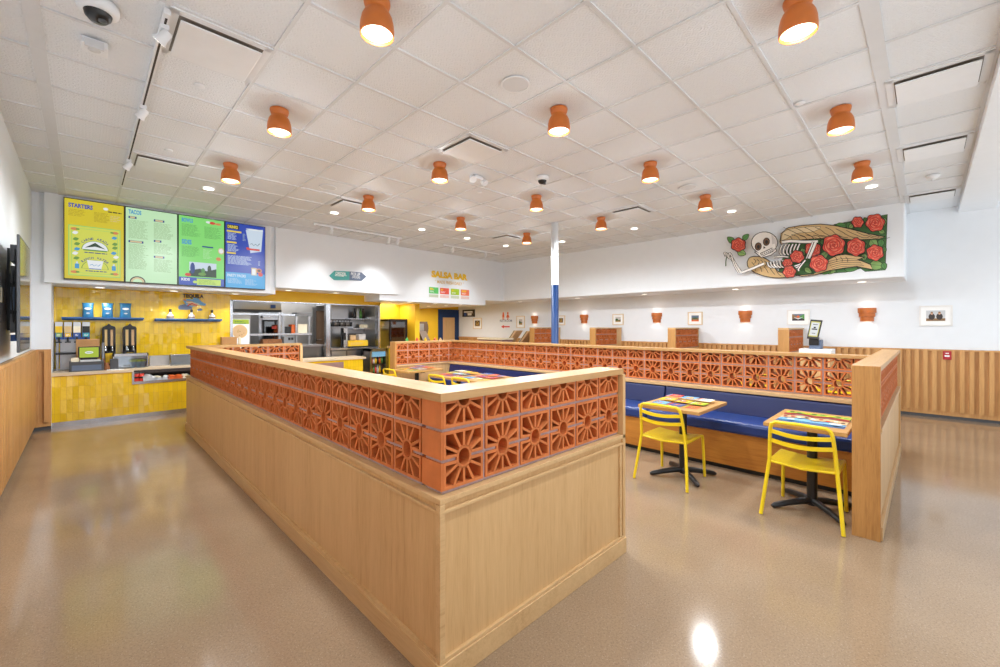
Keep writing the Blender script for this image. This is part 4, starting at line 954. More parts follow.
# 4 drinks
T, a, c = scr[3]; A = Art('Y', YA); w = c - a; A.rect(a, e0, c, e1, 'scr_blue')
A.rect(uu(.03), zz(.095), uu(.33), zz(.03), 'scr_ink'); A.text('DRINKS', uu(.05), zz(.088), uu(.3), zz(.04), 'scr_gold', .045)
for z_, ww in ((.12, .36), (.29, .24), (.455, .22)): A.rect(uu(.03), zz(z_ + .026), uu(.03 + ww), zz(z_), 'scr_gold')
lines(A, uu(.05), uu(.27), zz(.16), 6, .022, 'scr_pale', .009); lines(A, uu(.05), uu(.33), zz(.335), 7, .02, 'scr_pale', .009); lines(A, uu(.05), uu(.65), zz(.505), 9, .019, 'scr_pale', .009); lines(A, uu(.42), uu(.5), zz(.15), 6, .024, 'scr_grey', .012); lines(A, uu(.82), uu(.88), zz(.56), 4, .024, 'scr_pale', .01)
A.poly([(uu(.50), zz(.085)), (uu(.95), zz(.045)), (uu(.90), zz(.40)), (uu(.62), zz(.44))], 'scr_pale'); A.poly([(uu(.54), zz(.13)), (uu(.92), zz(.10)), (uu(.89), zz(.38)), (uu(.63), zz(.41))], 'scr_grey') if False else None
A.ell(uu(.725), zz(.066), .15, .016, 'scr_white', 20); A.line([(uu(.62), zz(.30)), (uu(.66), zz(.285)), (uu(.70), zz(.315)), (uu(.75), zz(.29)), (uu(.80), zz(.315)), (uu(.86), zz(.275))], .010, 'scr_dkgreen'); A.rect(uu(.53), zz(.395), uu(.86), zz(.365), 'scr_red'); A.ell(uu(.55), zz(.37), .03, .022, 'scr_red', 10)
A.rect(a, e0, c, zz(.765), 'scr_sky'); A.text('PARTY PACKS', uu(.04), zz(.835), uu(.5), zz(.79), 'scr_pale', .045); lines(A, uu(.05), uu(.4), zz(.86), 5, .02, 'scr_pale'); lines(A, uu(.48), uu(.8), zz(.86), 6, .02, 'scr_pale')
A.rect(uu(.64), zz(.79), uu(.78), zz(.67), 'scr_tan'); A.rect(uu(.66), zz(.78), uu(.75), zz(.69), 'scr_white'); A.ell(uu(.84), zz(.71), .05, .045, 'scr_orange', 14); A.ell(uu(.88), zz(.77), .042, .04, 'scr_red', 14); A.ell(uu(.84), zz(.71), .03, .026, 'scr_ink', 12)
A.done('display', T)

# ------------------------------------------------------------------ signs on the soffits
Yq = 9.268
T = thing('arrow_sign', onY(348, 275, Yq), 'teal and grey double arrow sign on the white wall right of the menu screens', 'sign')
def q5(x, y): return (150 + x / 3.704, 130 + y / 3.704)
A = Art('Y', Yq, .0006)
pts = [q5(*p) for p in [(663, 540), (682, 522), (737, 524), (737, 556), (682, 556)]]; ptr = [q5(*p) for p in [(737, 524), (782, 528), (800, 543), (782, 559), (737, 556)]]
def prismY(pp, m, nm):
    b = MB(); b.prism([onY(p[0], p[1], Yq) for p in pp], (0, -.02, 0)); b.build(nm, m, T)
prismY(pts, 'sign_teal', 'left_arrow'); prismY(ptr, 'slate', 'right_arrow')
A = Art('Y', Yq - .0205)
def pt(x, y): return A.px(x, y)
u0, z0 = pt(335.5, 274.5); u1, z1 = pt(346, 272.2); A.text('ORDER', u0, z0, u1, z1 - .01, 'paper_white', .02); u0, z0 = pt(335, 277.2); u1, z1 = pt(347.5, 275.6); lines(A, u0, u1, z1, 2, .02, 'paper_white', .012)
u0, z0 = pt(351, 275.3); u1, z1 = pt(360, 273); A.text('PICK UP', u0, z0, u1, z1, 'paper_white', .02); u0, z0 = pt(352, 278); u1, z1 = pt(360, 276.4); A.text('ORDERS', u0, z0, u1, z1, 'paper_white', .0)
A.done('lettering', T)
T = thing('salsa_bar_sign', onY(450, 285, 9.358), 'yellow salsa bar lettering with four coloured cards on the white wall', 'sign')
Yb = 9.359
def q7(x, y): return (420 + x / 12.5, 260 + y / 12.5)
def letters3d(s, x0, yb0, x1, yb1, ht, m, nm, bold=.03):
    A = Art('Y', Yb - .012); p0 = A.px(*q7(x0, yb0)); p1 = A.px(*q7(x1, yb1)); A.text(s, p0[0], p0[1], p1[0], p0[1] + ht, m, bold, shear=0); A.done(nm, T)
pA = onY(*q7(140, 205), Yb); pB = onY(*q7(140, 120), Yb); pC = onY(*q7(590, 240), Yb); hh = pB.z - pA.z
A = Art('Y', Yb - .01); A.text('SALSA BAR', pA.x, pA.z - .02, pC.x, pA.z - .02 + hh, 'sign_yellow', .06); A.done('title_letters', T)
pA = onY(*q7(185, 275), Yb); pB = onY(*q7(185, 240), Yb); pC = onY(*q7(548, 305), Yb)
A = Art('Y', Yb - .004); A.text('* MADE FRESH DAILY *', pA.x, pA.z - .03, pC.x, pA.z - .03 + (pB.z - pA.z) * 1.2, 'sign_tan', .03); A.done('subtitle_letters', T)
for k, (x0, x1, y0, y1, m, m2) in enumerate([(112, 228, 338, 415, 'salsa_green', 'pale_green'), (250, 361, 350, 423, 'salsa_red', 'pale_red'), (385, 487, 360, 432, 'salsa_lime', 'pale_green'), (510, 612, 370, 440, 'salsa_orange', 'pale_red')]):
    a0 = onY(*q7(x0, y1), Yb); a1 = onY(*q7(x1, y0), Yb)
    b = MB(); zlo = onY(*q7(300, 428), Yb).z; b.box(a0.x, a1.x, Yb - .008, Yb - .001, zlo, zlo + .17); cd = b.build('coloured_card', m, T)
    A = Art('Y', Yb - .0085); lines(A, a0.x + .03, a0.x + (a1.x - a0.x) * [.5, .35, .35, .8][k], zlo + .145, 2, .028, 'sign_yellow', .02); lines(A, a0.x + .03, a1.x - .1, zlo + .07, 2, .025, 'paper_white', .01); A.done('card_lettering', T)
    b = MB(); b.box(a0.x, a1.x, Yb - .006, Yb - .001, zlo - .10, zlo - .025); b.build('pale_card', m2, T)
# tequila art on the tile wall
T = thing('tequila_sign', onY(193, 305, Yk - .02), 'dark tequila lettering over a blue and grey banner on the yellow tile wall', 'sign')
A = Art('Y', Yk - .012); 
def q6(x, y): return (120 + x / 6.667, 290 + y / 6.667)
p0 = A.px(*q6(418, 55)); p1 = A.px(*q6(558, 24)); A.text('TEQUILA', p0[0], p0[1], p1[0], p1[1] - .02, 'ink', .045); A.done('lettering', T)
A = Art('Y', Yk - .012)
for pts, m in [([(388, 112), (400, 100), (440, 92), (478, 100), (482, 128), (440, 132), (392, 130)], 'slate'), ([(420, 70), (450, 60), (485, 62), (490, 52), (520, 55), (545, 80), (575, 95), (565, 105), (520, 98), (480, 115), (440, 100)], 'sky_blue'), ([(440, 72), (480, 75), (520, 95), (500, 112), (455, 98)], 'tan'), ([(515, 128), (535, 122), (553, 130), (540, 138), (518, 138)], 'slate'), ([(418, 66), (436, 58), (440, 72)], 'orange')]: A.ppoly([q6(*p) for p in pts], m)
A.line([A.px(*q6(450, 105)), A.px(*q6(480, 90)), A.px(*q6(515, 105))], .02, 'red'); A.line([A.px(*q6(440, 85)), A.px(*q6(480, 82)), A.px(*q6(530, 95))], .015, 'cream'); A.done('banner', T)

# ------------------------------------------------------------------ order counter
Yc = 9.45; CE = onY(363, 360, Yc).x; W0 = onY(132, 376, Yc).x; W1 = 2.1; WZ0, WZ1 = .615, .765
T = thing('service_counter', (2.1, 9.8, 0), 'long yellow tiled order counter with wood top under the menu screens', 'counter')
b = MB(); b.box(-.36, CE, Yc, 9.95, .075, WZ0); b.box(-.36, W0, Yc, 9.95, WZ0, .79); b.box(W1, CE, Yc, 9.95, WZ0, .79); b.build('tiled_front', 'yellow_tile', T)
b = MB(); b.box(-.36, CE - .02, Yc + .005, 9.9, 0, .075); b.build('kick_plate', 'steel_bright', T)
b = MB(); b.box(-.362, W0 + .02, Yc - .035, 10.0, .79, .838); b.box(W1, CE + .06, Yc - .035, 10.0, .79, .838); b.box(W0, W1, Yc + .16, 10.0, .80, .838); b.build('countertop', 'oak_pale', T, bevel=.004)
b = MB(); b.box(W0, W1, Yc + .42, 9.94, WZ0, .80); b.box(W0 + .02, W1, Yc + .1, Yc + .42, .745, .80); b.build('cold_well', 'pic_dark', T)
b = MB(); w = .028
b.box(W0, W0 + w, Yc - .012, Yc + .42, WZ0, .79); b.box(W0, W1, Yc - .012, Yc + .42, WZ0 - .02, WZ0 + .004); b.box(W0, W1, Yc - .02, Yc, WZ0 - .035, WZ0 + .01); b.build('well_frame', 'steel_bright', T)
m0 = onY(296, 365, Yc).x; m1 = onY(343.5, 366, Yc).x
b = MB(); b.box(m0 - .3, m1, Yc - .006, Yc + .004, .30, .745); b.build('front_inset', 'mauve', T)
# food in the well
for k, (x, y, z, r) in enumerate([(136.2, 377, .0, .03), (141.2, 376.5, .0, .03)]):
    for lvl in (0, 1):
        c = onY(x, y, Yc + .09 + .1 * lvl)
        Tj = MB(); zz0 = WZ0 + .006 + lvl * .078; Tj.cyl((c.x, Yc + .09), .033, zz0, zz0 + .05, 14, 0); Tj.cyl((c.x, Yc + .09), .034, zz0 + .05, zz0 + .07, 14, 1)
        o = Tj.build('salsa_cup', ['red', 'black_plastic']); tag(o, 'red cup with dark lid in the cold well, %s %s' % (('lower', 'upper')[lvl], ('left', 'right')[k]), 'cup', 'red cups in the cold well')
trays = [(147, 'pale_grey', 'clear tub standing next to the red cups in the cold well'), (152, 'paper_white', 'white food tray in the cold well, second after the clear tub'), (158, 'cream', 'cream food tray in the middle of the cold well'), (164.5, 'paper_white', 'white food tray left of the orange food in the cold well'), (171, 'orange', 'tray of orange food with white bowls in the cold well'), (178, 'orange', 'second tray of orange food in the cold well'), (185, 'cream', 'pale tray at the partition end of the cold well')]
for k, (x, m, lab) in enumerate(trays):
    c = onY(x, 378, Yc + .14); Tt = thing('food_tray', (c.x, Yc + .15, WZ0 + .006), lab, 'tray', 'food trays in the cold well')
    hgt = .09 if k == 0 else .05
    b = MB(); b.hexa([(c.x - .055, Yc + .04, WZ0 + .006), (c.x + .055, Yc + .04, WZ0 + .006), (c.x + .055, Yc + .26, WZ0 + .006), (c.x - .055, Yc + .26, WZ0 + .006), (c.x - .065, Yc + .03, WZ0 + hgt), (c.x + .065, Yc + .03, WZ0 + hgt), (c.x + .065, Yc + .27, WZ0 + hgt), (c.x - .065, Yc + .27, WZ0 + hgt)]); b.build('tub', 'pale_grey' if k < 4 else m, Tt)
    b = MB()
    for q in range(6):
        b.lathe([(.001, .0), (.03, .0), (.024, .018), (.001, .026)], (c.x + rnd.uniform(-.03, .03), Yc + .06 + .03 * q, WZ0 + hgt), 8)
    b.build('food', m, Tt)

# ------------------------------------------------------------------ things on the order counter
TC = .838
def pboxY(mb, x0, y0, x1, y1, Y, d, m=0, zbase=None):
    a = onY(x0, y1, Y); c = onY(x1, y0, Y); mb.box(a.x, c.x, Y, Y + d, a.z if zbase is None else zbase, c.z, m); return a, c
Yp = 9.52
T = thing('till', onY(87, 369, Yp), 'grey cash drawer with a green-lit order terminal on the counter', 'till')
b = MB(); a0, a1 = pboxY(b, 69, 361, 104, 369, Yp, .30, 0, TC); b.build('cash_drawer', 'dark_grey', T, bevel=.004)
A = Art('Y', Yp); A.rect(a0.x + .03, TC + .015, a1.x - .03, TC + .10, 'slate'); A.done('drawer_front', T)
b = MB(); c0 = onY(79, 358, Yp + .05); c1 = onY(99, 347, Yp + .05); b.box(c0.x - .01, c1.x + .012, Yp + .05, Yp + .10, c0.z - .01, c1.z + .01); b.box((c0.x + c1.x) / 2 - .1, (c0.x + c1.x) / 2 + .1, Yp + .06, Yp + .25, a1.z - .002, c0.z); b.build('terminal', 'black_plastic', T, bevel=.006)
A = Art('Y', Yp + .0495); A.rect(c0.x + .005, c0.z + .005, c1.x - .005, c1.z - .003, 'pos_green'); A.ell((c0.x + c1.x) / 2, (c0.z + c1.z) / 2, .05, .02, 'scr_white', 14); A.line([((c0.x + c1.x) / 2 - .03, (c0.z + c1.z) / 2), ((c0.x + c1.x) / 2 + .03, (c0.z + c1.z) / 2)], .008, 'scr_leaf'); A.done('screen', T)
b = MB(); b.box(c0.x + .01, c1.x + .02, Yp + .02, Yp + .14, a1.z - .001, a1.z + .03); b.build('keyboard', 'pale_grey', T)
b = MB(); q0 = onY(103.2, 345, Yp + .1); b.box(q0.x - .015, q0.x + .015, Yp + .1, Yp + .13, a1.z - .05, q0.z + .04); b.build('pole', 'mid_grey', T)
b = MB(); b.box(a0.x + .02, a0.x + .11, Yp + .05, Yp + .15, a1.z + .0, a1.z + .065); o = b.build('napkin_box', ['cream']); tag(o, 'cream box on the cash drawer left of the terminal', 'box')
b = MB(); d0, d1 = pboxY(b, 76, 339, 99.5, 349, 9.84, .07, 0, TC); o = b.build('cardboard_box', 'cardboard', bevel=.003); tag(o, 'brown cardboard box standing behind the order terminal', 'box')
b = MB(); pboxY(b, 110, 359, 118.5, 366.5, Yp + .04, .12, 0, TC); o = b.build('card_printer', 'dark_grey', bevel=.006); tag(o, 'small dark grey printer box on the counter right of the till', 'printer')
b = MB(); p_ = onY(106.5, 364, Yp + .05); b.lathe([(.001, 0), (.04, 0), (.045, .05), (.03, .09), (.035, .12), (.001, .12)], (p_.x, p_.y, TC), 12); b.tube([(p_.x - .02, p_.y, TC + .12), (p_.x - .04, p_.y, TC + .2)], .008, 6); o = b.build('utensil_cup', 'basket_brown'); tag(o, 'small brown cup between the till and the grey printer', 'cup')
b = MB(); p_ = onY(114, 369, Yp + .02); b.box(p_.x - .09, p_.x + .12, Yc - .01, Yc + .12, TC, TC + .008); o = b.build('paper_sheet', 'paper_white'); tag(o, 'white paper sheet lying on the counter edge', 'paper')
# glass display box on the counter
T = thing('display_case', onY(126, 368, 9.7), 'stainless and glass display case with cups on the counter', 'display case')
d0 = onY(113, 367, 9.68); d1 = onY(148.5, 353, 9.68); zt = d1.z
b = MB(); b.box(d0.x, d1.x, 9.68, 9.98, zt - .045, zt); b.box(d0.x, d0.x + .02, 9.68, 9.98, TC, zt); b.box(d1.x - .02, d1.x, 9.68, 9.98, TC, zt); b.box(d0.x, d1.x, 9.95, 9.98, TC, zt); b.build('frame', 'steel_bright', T, bevel=.003)
b = MB(); b.box(d0.x + .02, d1.x - .02, 9.69, 9.695, TC + .01, zt - .045); b.build('glass_front', 'clear_glass', T)
for k in range(3):
    c = onY(133 + k * 5, 362, 9.78); b = MB(); b.lathe([(.001, 0), (.03, 0), (.04, .1), (.042, .1)], (c.x, 9.8, TC + .002), 14, 0); b.lathe([(.042, .1), (.044, .13), (.03, .14), (.001, .14)], (c.x, 9.8, TC + .002), 14, 1)
    o = b.build('drink_cup', ['sky_blue', 'lime']); tag(o, 'blue cup with lime lid inside the display case, %s from the left' % ['first', 'second', 'third'][k], 'cup', 'cups in the display case')
b = MB(); c0 = onY(150, 367, 9.9); c1 = onY(190, 353.5, 9.9); b.box(c0.x, 2.1, 9.96, 10.04, TC, c1.z - .02); o = b.build('steel_upstand', 'steel_rough'); tag(o, 'plain stainless upstand behind the cold well', 'splashback')
T = thing('sneeze_guard', (1.7, 9.8, TC), 'slanted glass sneeze guard on the counter next to the near partition end', 'sneeze guard')
g0 = onY(171, 362, 9.75); b = MB(); b.hexa([(g0.x, 9.74, TC), (g0.x + .6, 9.74, TC), (g0.x + .6, 9.75, TC), (g0.x, 9.75, TC), (g0.x, 9.9, TC + .19), (g0.x + .6, 9.9, TC + .19), (g0.x + .6, 9.91, TC + .19), (g0.x, 9.91, TC + .19)]); b.build('glass_panel', 'clear_glass', T)
b = MB(); b.tube([(g0.x, 9.742, TC), (g0.x, 9.9, TC + .19), (g0.x, 9.93, TC)], .01, 8); b.tube([(g0.x, 9.905, TC + .19), (g0.x + .6, 9.905, TC + .19)], .008, 8); b.build('bracket', 'steel_bright', T)

# back shelf under the tile wall with dispensers
zb = 1.0
T = thing('back_bar', (.9, 10.05, 0), 'low stainless back bar against the yellow tile wall behind the till', 'counter')
b = MB(); b.box(-.355, 2.75, 10.0, Yk - .021, .84, .855); b.build('top', 'steel', T)
b = MB(); b.box(-.355, 2.75, 10.06, Yk - .021, 0, .84); b.build('body', 'steel_dark', T)
# drip shelf of four agua dispensers
cols = [('leaf_light', 'green', 'green'), ('sign_yellow', 'sign_yellow', 'yellow'), ('deep_blue', 'slate', 'blue'), ('teal', 'teal', 'teal')]
Yd = 10.0
TS = thing('dispenser_stand', onY(73, 354, Yd), 'steel stand with black drip tray under the four drink dispensers', 'stand')
p0, p1 = onY(55.5, 352, Yd - .03), onY(90, 352, Yd - .03); zd = onY(72, 337.5, Yd).z; zt_ = onY(72, 353, Yd).z
b = MB(); b.box(p0.x, p1.x, Yd - .08, Yk - .004, zt_ - .02, zt_ + .01); b.build('drip_tray', 'black_plastic', TS)
b = MB(); b.box(p0.x, p1.x, Yd - .01, Yk - .004, zd - .03, zd + .0); b.build('shelf', 'deep_blue', TS)
b = MB(); b.box(p0.x + .05, p1.x, Yk - .03, Yk - .004, .855, zd - .03)
for x in (p0.x + .02, p1.x - .02): b.box(x - .012, x + .012, Yd, Yk - .004, .855, zd - .03)
b.build('back_plate', 'steel', TS)
for k in range(4):
    xc = 58.8 + k * 9.1; y_t = 321
    c = onY(xc, 330, Yd); wv = .045 * 1.05; zt = onY(xc, 322, Yd).z
    T = thing('drink_dispenser', (c.x, Yd + .06, zd), 'clear square drink dispenser with %s label on the stand behind the till' % cols[k][2], 'drink dispenser', 'clear drink dispensers behind the till')
    wv = (onY(xc + 3.8, 330, Yd).x - c.x)
    b = MB(); b.box(c.x - wv, c.x + wv, Yd, Yd + .12, zd + .08, zt); b.build('tank', 'pale_grey', T, bevel=.006)
    b = MB(); b.box(c.x - wv * .96, c.x + wv * .96, Yd - .002, Yd + .1, zd + .08, zd + .08 + (zt - zd) * .42); b.build('drink', ['sign_yellow', 'sign_tan', 'cream', 'black_plastic'][k], T)
    b = MB(); b.box(c.x - wv, c.x + wv, Yd - .02, Yd + .12, zd, zd + .08); b.build('base', 'deep_blue', T)
    A = Art('Y', Yd - .021); A.rect(c.x - wv * .8, zd + .012, c.x + wv * .8, zd + .075, cols[k][0]); lines(A, c.x - wv * .5, c.x + wv * .6, zd + .055, 2, .02, 'paper_white', .008); A.done('label_card', T)
    b = MB(); b.tube([(c.x, Yd - .015, zd - .0), (c.x, Yd - .04, zd - .05), (c.x, Yd - .04, zd - .08)], .012, 8); b.box(c.x - .035, c.x + .035, Yd - .055, Yd - .03, zd - .085, zd - .065); b.build('tap', 'black_plastic', T)
# black twin dispensers
for k, xc in enumerate((109, 130)):
    Yt = 9.98; c = onY(xc, 352, Yt); zt = onY(xc, 328.5, Yt).z; zb_ = .855; wv = onY(xc + 6.6, 340, Yt).x - c.x
    T = thing('twin_dispenser', (c.x, Yt + .06, zb_), 'black twin drink dispenser with arched top behind the counter, %s' % ['nearer the till', 'nearer the tequila sign'][k], 'drink dispenser', 'black twin dispensers')
    b = MB(); b.box(c.x - wv, c.x - wv + .03, Yt, Yt + .14, zb_, zt); b.box(c.x + wv - .03, c.x + wv, Yt, Yt + .14, zb_, zt); b.box(c.x - wv, c.x + wv, Yt + .10, Yt + .14, zb_, zt); b.box(c.x - .02, c.x + .02, Yt, Yt + .1, zb_, zt)
    pr = [(c.x - wv * 1.05, Yt, zt - .01), (c.x + wv * 1.05, Yt, zt - .01), (c.x + wv * .9, Yt, zt + .03), (c.x + wv * .35, Yt, zt + .05), (c.x, Yt, zt + .085), (c.x - wv * .35, Yt, zt + .05), (c.x - wv * .9, Yt, zt + .03)]; b.prism(pr, (0, .14, 0)); hz_ = zt - zb_
    b.box(c.x - wv, c.x + wv, Yt, Yt + .13, zb_ + hz_ * .42, zb_ + hz_ * .55); b.box(c.x - wv, c.x + wv, Yt - .03, Yt + .13, zb_, zb_ + .03); b.build('housing', 'black_plastic', T, bevel=.003)
    b = MB(); b.box(c.x - wv + .03, c.x - .02, Yt + .015, Yt + .1, zb_ + hz_ * .55, zt - .02); b.build('left_tank', ['sign_tan', 'sign_tan'][k], T)
    b = MB(); b.box(c.x + .02, c.x + wv - .03, Yt + .015, Yt + .1, zb_ + hz_ * .55, zt - .02); b.build('right_tank', 'tan', T)
    for s in (-1, 1):
        b = MB(); b.tube([(c.x + s * wv * .5, Yt, zb_ + hz_ * .52), (c.x + s * wv * .5, Yt - .04, zb_ + hz_ * .47), (c.x + s * wv * .5, Yt - .04, zb_ + hz_ * .42)], .014, 8); b.build('tap', 'steel_bright', T)
    b = MB(); b.box(c.x - .045, c.x + .045, Yt - .004, Yt + .02, zb_ + .06, zb_ + hz_ * .36); b.build('yellow_label', 'sign_yellow', T)
    b = MB(); b.box(c.x + wv - .05, c.x + wv - .01, Yt - .004, Yt + .02, zb_ + .05, zb_ + hz_ * .32); b.build('blue_label', 'sky_blue', T)
# shelves on the tile wall
def shelf(x0, x1, y, lab):
    p = onY(x0, y, 10.0); q = onY(x1, y, 10.0); z = onY((x0 + x1) / 2, y, 10.0).z
    b = MB(); b.box(p.x, q.x, 9.98, Yk - .001, z - .03, z); b.box(p.x, q.x, Yk - .02, Yk - .001, z - .05, z - .03); o = b.build('wall_shelf', 'shelf_blue', bevel=.003); tag(o, lab, 'shelf', 'blue wall shelves'); return z
za = shelf(61.5, 144, 317.3, 'blue wall shelf holding three blue bags'); zb2 = shelf(155, 222, 318.8, 'blue wall shelf holding three small bottles under the tequila sign')
for k, xc in enumerate((88, 107.5, 125.5)):
    c = onY(xc, 316, 10.05); wv = (onY(xc + 5.6, 310, 10.05).x - c.x); hh = onY(xc, 303, 10.05).z - onY(xc, 317.3, 10.05).z
    T = thing('snack_bag', (c.x, 10.06, za), 'blue foil bag standing on the wall shelf, %s of three' % ['first', 'middle', 'last'][k], 'bag', 'blue bags on the wall shelf')
    b = MB(); n = 6; ringv = []
    for i, (f, t) in enumerate([(0, .05), (.15, .06), (.5, .055), (.85, .03), (1, .006)]):
        for a in range(12):
            th = 2 * pi * a / 12; ex = lambda v: math.copysign(abs(v) ** .6, v)
            ringv.append((c.x + wv * (1.05 - .12 * sin(pi * f)) * ex(cos(th)), 10.06 + t * ex(sin(th)), za + hh * f))
    fs = [(i * 12 + a, i * 12 + (a + 1) % 12, (i + 1) * 12 + (a + 1) % 12, (i + 1) * 12 + a) for i in range(4) for a in range(12)]
    b.grid(ringv, fs, 0, True); b.face(ringv[:12][::-1]); b.face(ringv[-12:]); b.build('bag_body', 'bag_blue', T)
    A = Art('Y', 9.998); A.ell(c.x, za + hh * .60, wv * .62, .02, 'paper_white', 14); A.ell(c.x, za + hh * .28, wv * .35, .012, 'pale_grey', 12); A.done('front_label', T)
for k, xc in enumerate((170.3, 191.5, 212)):
    c = onY(xc, 317, 10.06); T = thing('tequila_bottle', (c.x, 10.06, zb2), 'small white and dark bottle on the shelf under the tequila sign, %s of three' % ['first', 'middle', 'last'][k], 'bottle', 'bottles under the tequila sign')
    b = MB(); b.lathe([(.001, 0), (.055, 0), (.058, .02), (.05, .07), (.022, .10), (.015, .13), (.001, .13)], (c.x, 10.06, zb2), 16); b.build('body', 'bone', T)
    b = MB(); b.lathe([(.016, .125), (.020, .13), (.022, .18), (.001, .185)], (c.x, 10.06, zb2), 12); b.build('stopper', 'pic_dark', T)
    b = MB(); b.lathe([(.0585, .02), (.0585, .045)], (c.x, 10.06, zb2), 16); b.build('band', 'pic_brown', T)

# ------------------------------------------------------------------ kitchen seen through the opening
def kt(name, label, cat, group=None, at=(3, 11, 0)): return thing(name, at, label, cat, group)
Yh = 11.2
def q8(x, y): return (230 + x / 9.53, 280 + y / 9.53)
T = kt('extractor_hood', 'stainless extractor hood at the top left of the kitchen opening', 'hood')
h0 = onY(233, 309, Yh); h1 = onY(280, 300, Yh)
b = MB(); b.hexa([(h0.x, Yh - .1, h0.z), (h1.x, Yh - .1, h0.z), (h1.x, Yh + .8, h0.z), (h0.x, Yh + .8, h0.z), (h0.x, Yh, h1.z + .35), (h1.x, Yh, h1.z + .35), (h1.x, Yh + .8, h1.z + .35), (h0.x, Yh + .8, h1.z + .35)]); b.build('canopy', 'steel', T)
b = MB(); b.box(h0.x, h1.x, Yh - .11, Yh + .78, h0.z - .05, h0.z); b.build('canopy_rim', 'black_plastic', T)
b = MB(); s0 = onY(271, 308, Yh - .12); s1 = onY(275.5, 305, Yh - .12); b.box(s0.x, s1.x, Yh - .13, Yh - .1, s0.z, s1.z); b.build('control_display', 'deep_blue', T)
T = kt('combi_oven', 'white combination oven with dark glass door in the kitchen', 'oven')
Yo = 11.3; a0 = onY(258.5, 345, Yo); a1 = onY(283, 312, Yo); b = MB(); b.box(a0.x, a1.x, Yo, Yo + .7, .75, a1.z); b.build('body', 'steel_bright', T, bevel=.01)
b = MB(); c0 = onY(262, 340, Yo); c1 = onY(280.5, 320, Yo); b.box(c0.x, c1.x, Yo - .03, Yo, c0.z, c1.z); dr = b.build('door', 'black_plastic', T)
b = MB(); b.box(c0.x + .04, c1.x - .04, Yo - .036, Yo - .031, c0.z + .04, c1.z - .04); b.build('door_glass', 'dark_glass', dr)
b = MB(); b.tube([(c1.x - .02, Yo - .06, c0.z + .05), (c1.x - .02, Yo - .06, c1.z - .05)], .014, 8); b.build('handle', 'steel_bright', dr)
b = MB(); k_ = onY(261.5, 317, Yo); b.tube([(k_.x, Yo - .03, k_.z), (k_.x, Yo, k_.z)], .022, 12); b.build('knob', 'black_plastic', T)
b = MB(); b.box(c0.x + .5 * (c1.x - c0.x), c0.x + .75 * (c1.x - c0.x), Yo - .042, Yo - .037, c1.z - .22, c1.z - .15); b.build('red_badge', 'red', T)
b = MB(); b.box(a0.x, a1.x, Yo, Yo + .7, 0, .75); b.build('base_stand', 'steel_dark', T)
T = kt('tortilla_poster', 'white poster with yellow header and round tortilla at the opening', 'poster', at=onY(240, 342, Yk + .2))
Yw = Yk + .2; a0 = onY(231.8, 346, Yw); a1 = onY(249.5, 319, Yw); b = MB(); b.box(a0.x, a1.x, Yw, Yw + .03, 1.12, a1.z); b.build('board', 'paper_white', T)
A = Art('Y', Yw); z_ = onY(240, 324, Yw).z; A.rect(a0.x + .01, z_, a1.x - .01, a1.z - .01, 'kiosk_yellow' if False else 'lime'); cc = onY(239.8, 331.5, Yw); A.ell(cc.x, cc.z, .145, .145, 'sign_tan', 28); A.ell(cc.x, cc.z, .128, .128, 'tan', 26)
for k in range(9): A.ell(cc.x + .08 * cos(k * 2.3) * (k % 3) / 2, cc.z + .08 * sin(k * 2.3) * (k % 3) / 2, .014, .01, 'pic_gold', 8)
lines(A, a0.x + .05, a1.x - .05, a1.z - .05, 2, .035, 'leaf', .014); A.done('artwork', T)
# pass-through shelving
T = kt('pass_shelf', 'stainless pass-through shelving with two tiers across the kitchen opening', 'shelf', at=onY(272, 345, 10.5))
Yp2 = 10.45; sh = MB()
for (x0, x1, y) in ((233, 311, 314.5), (249, 312, 334.3)):
    a0 = onY(x0, y, Yp2); a1 = onY(x1, y, Yp2); z = (a0.z + a1.z) / 2; sh.box(a0.x, a1.x, Yp2, Yp2 + .35, z - .02, z + .02)
sh.build('tier', 'steel_bright', T)
for x in (279.3, 283.2, 296.2, 309):
    b = MB(); c = onY(x, 330, Yp2 + .05); zt = onY(x, 312.5, Yp2).z; b.box(c.x - .022, c.x + .022, Yp2 + .03, Yp2 + .075, 1.12, zt); b.build('post', 'steel', T)
for y0, y1 in ((310, 314.2), (310.5, 314)):
    pass
a0 = onY(296, 314.6, Yp2); a1 = onY(311.5, 313, Yp2); b = MB(); b.box(a0.x, a1.x, Yp2 - .06, Yp2 + .3, a0.z - .03, a0.z + .05); b.build('heat_lamp_bar', 'steel_dark', T)
tz = (onY(249, 334.3, Yp2).z + onY(312, 334.3, Yp2).z) / 2 + .02
def kbox(x0, y0, x1, y1, Y, d, m, name, lab, cat, zbase=None, bev=.004, group=None):
    b = MB(); pboxY(b, x0, y0, x1, y1, Y, d, 0, zbase); o = b.build(name, m, bevel=bev); tag(o, lab, cat, group); return o
kbox(298, 324, 307.3, 331.8, Yp2 + .06, .2, 'cream', 'paper_bundle', 'white paper bundle on the lower pass-through tier', 'paper bundle', tz)
kbox(291.5, 324.5, 295.8, 332, Yp2 + .07, .2, 'orange', 'orange_tub', 'orange tub on the pass-through tier left of the paper bundle', 'tub', tz)
kbox(285, 326.5, 291, 332, Yp2 + .07, .2, 'black_plastic', 'black_bin', 'dark bin on the pass-through tier left of the orange tub', 'bin', tz)
T = kt('pass_counter', 'stainless worktop below the pass-through shelving', 'counter', at=onY(270, 350, 10.45))
zk = 1.12; b = MB(); b.box(KO + .05, 4.15, Yp2 - .1, Yp2 + .5, .0, zk - .04); b.build('body', 'steel_dark', T)
b = MB(); b.box(KO + .05, 4.17, Yp2 - .13, Yp2 + .52, zk - .04, zk); b.build('worktop', 'steel', T)
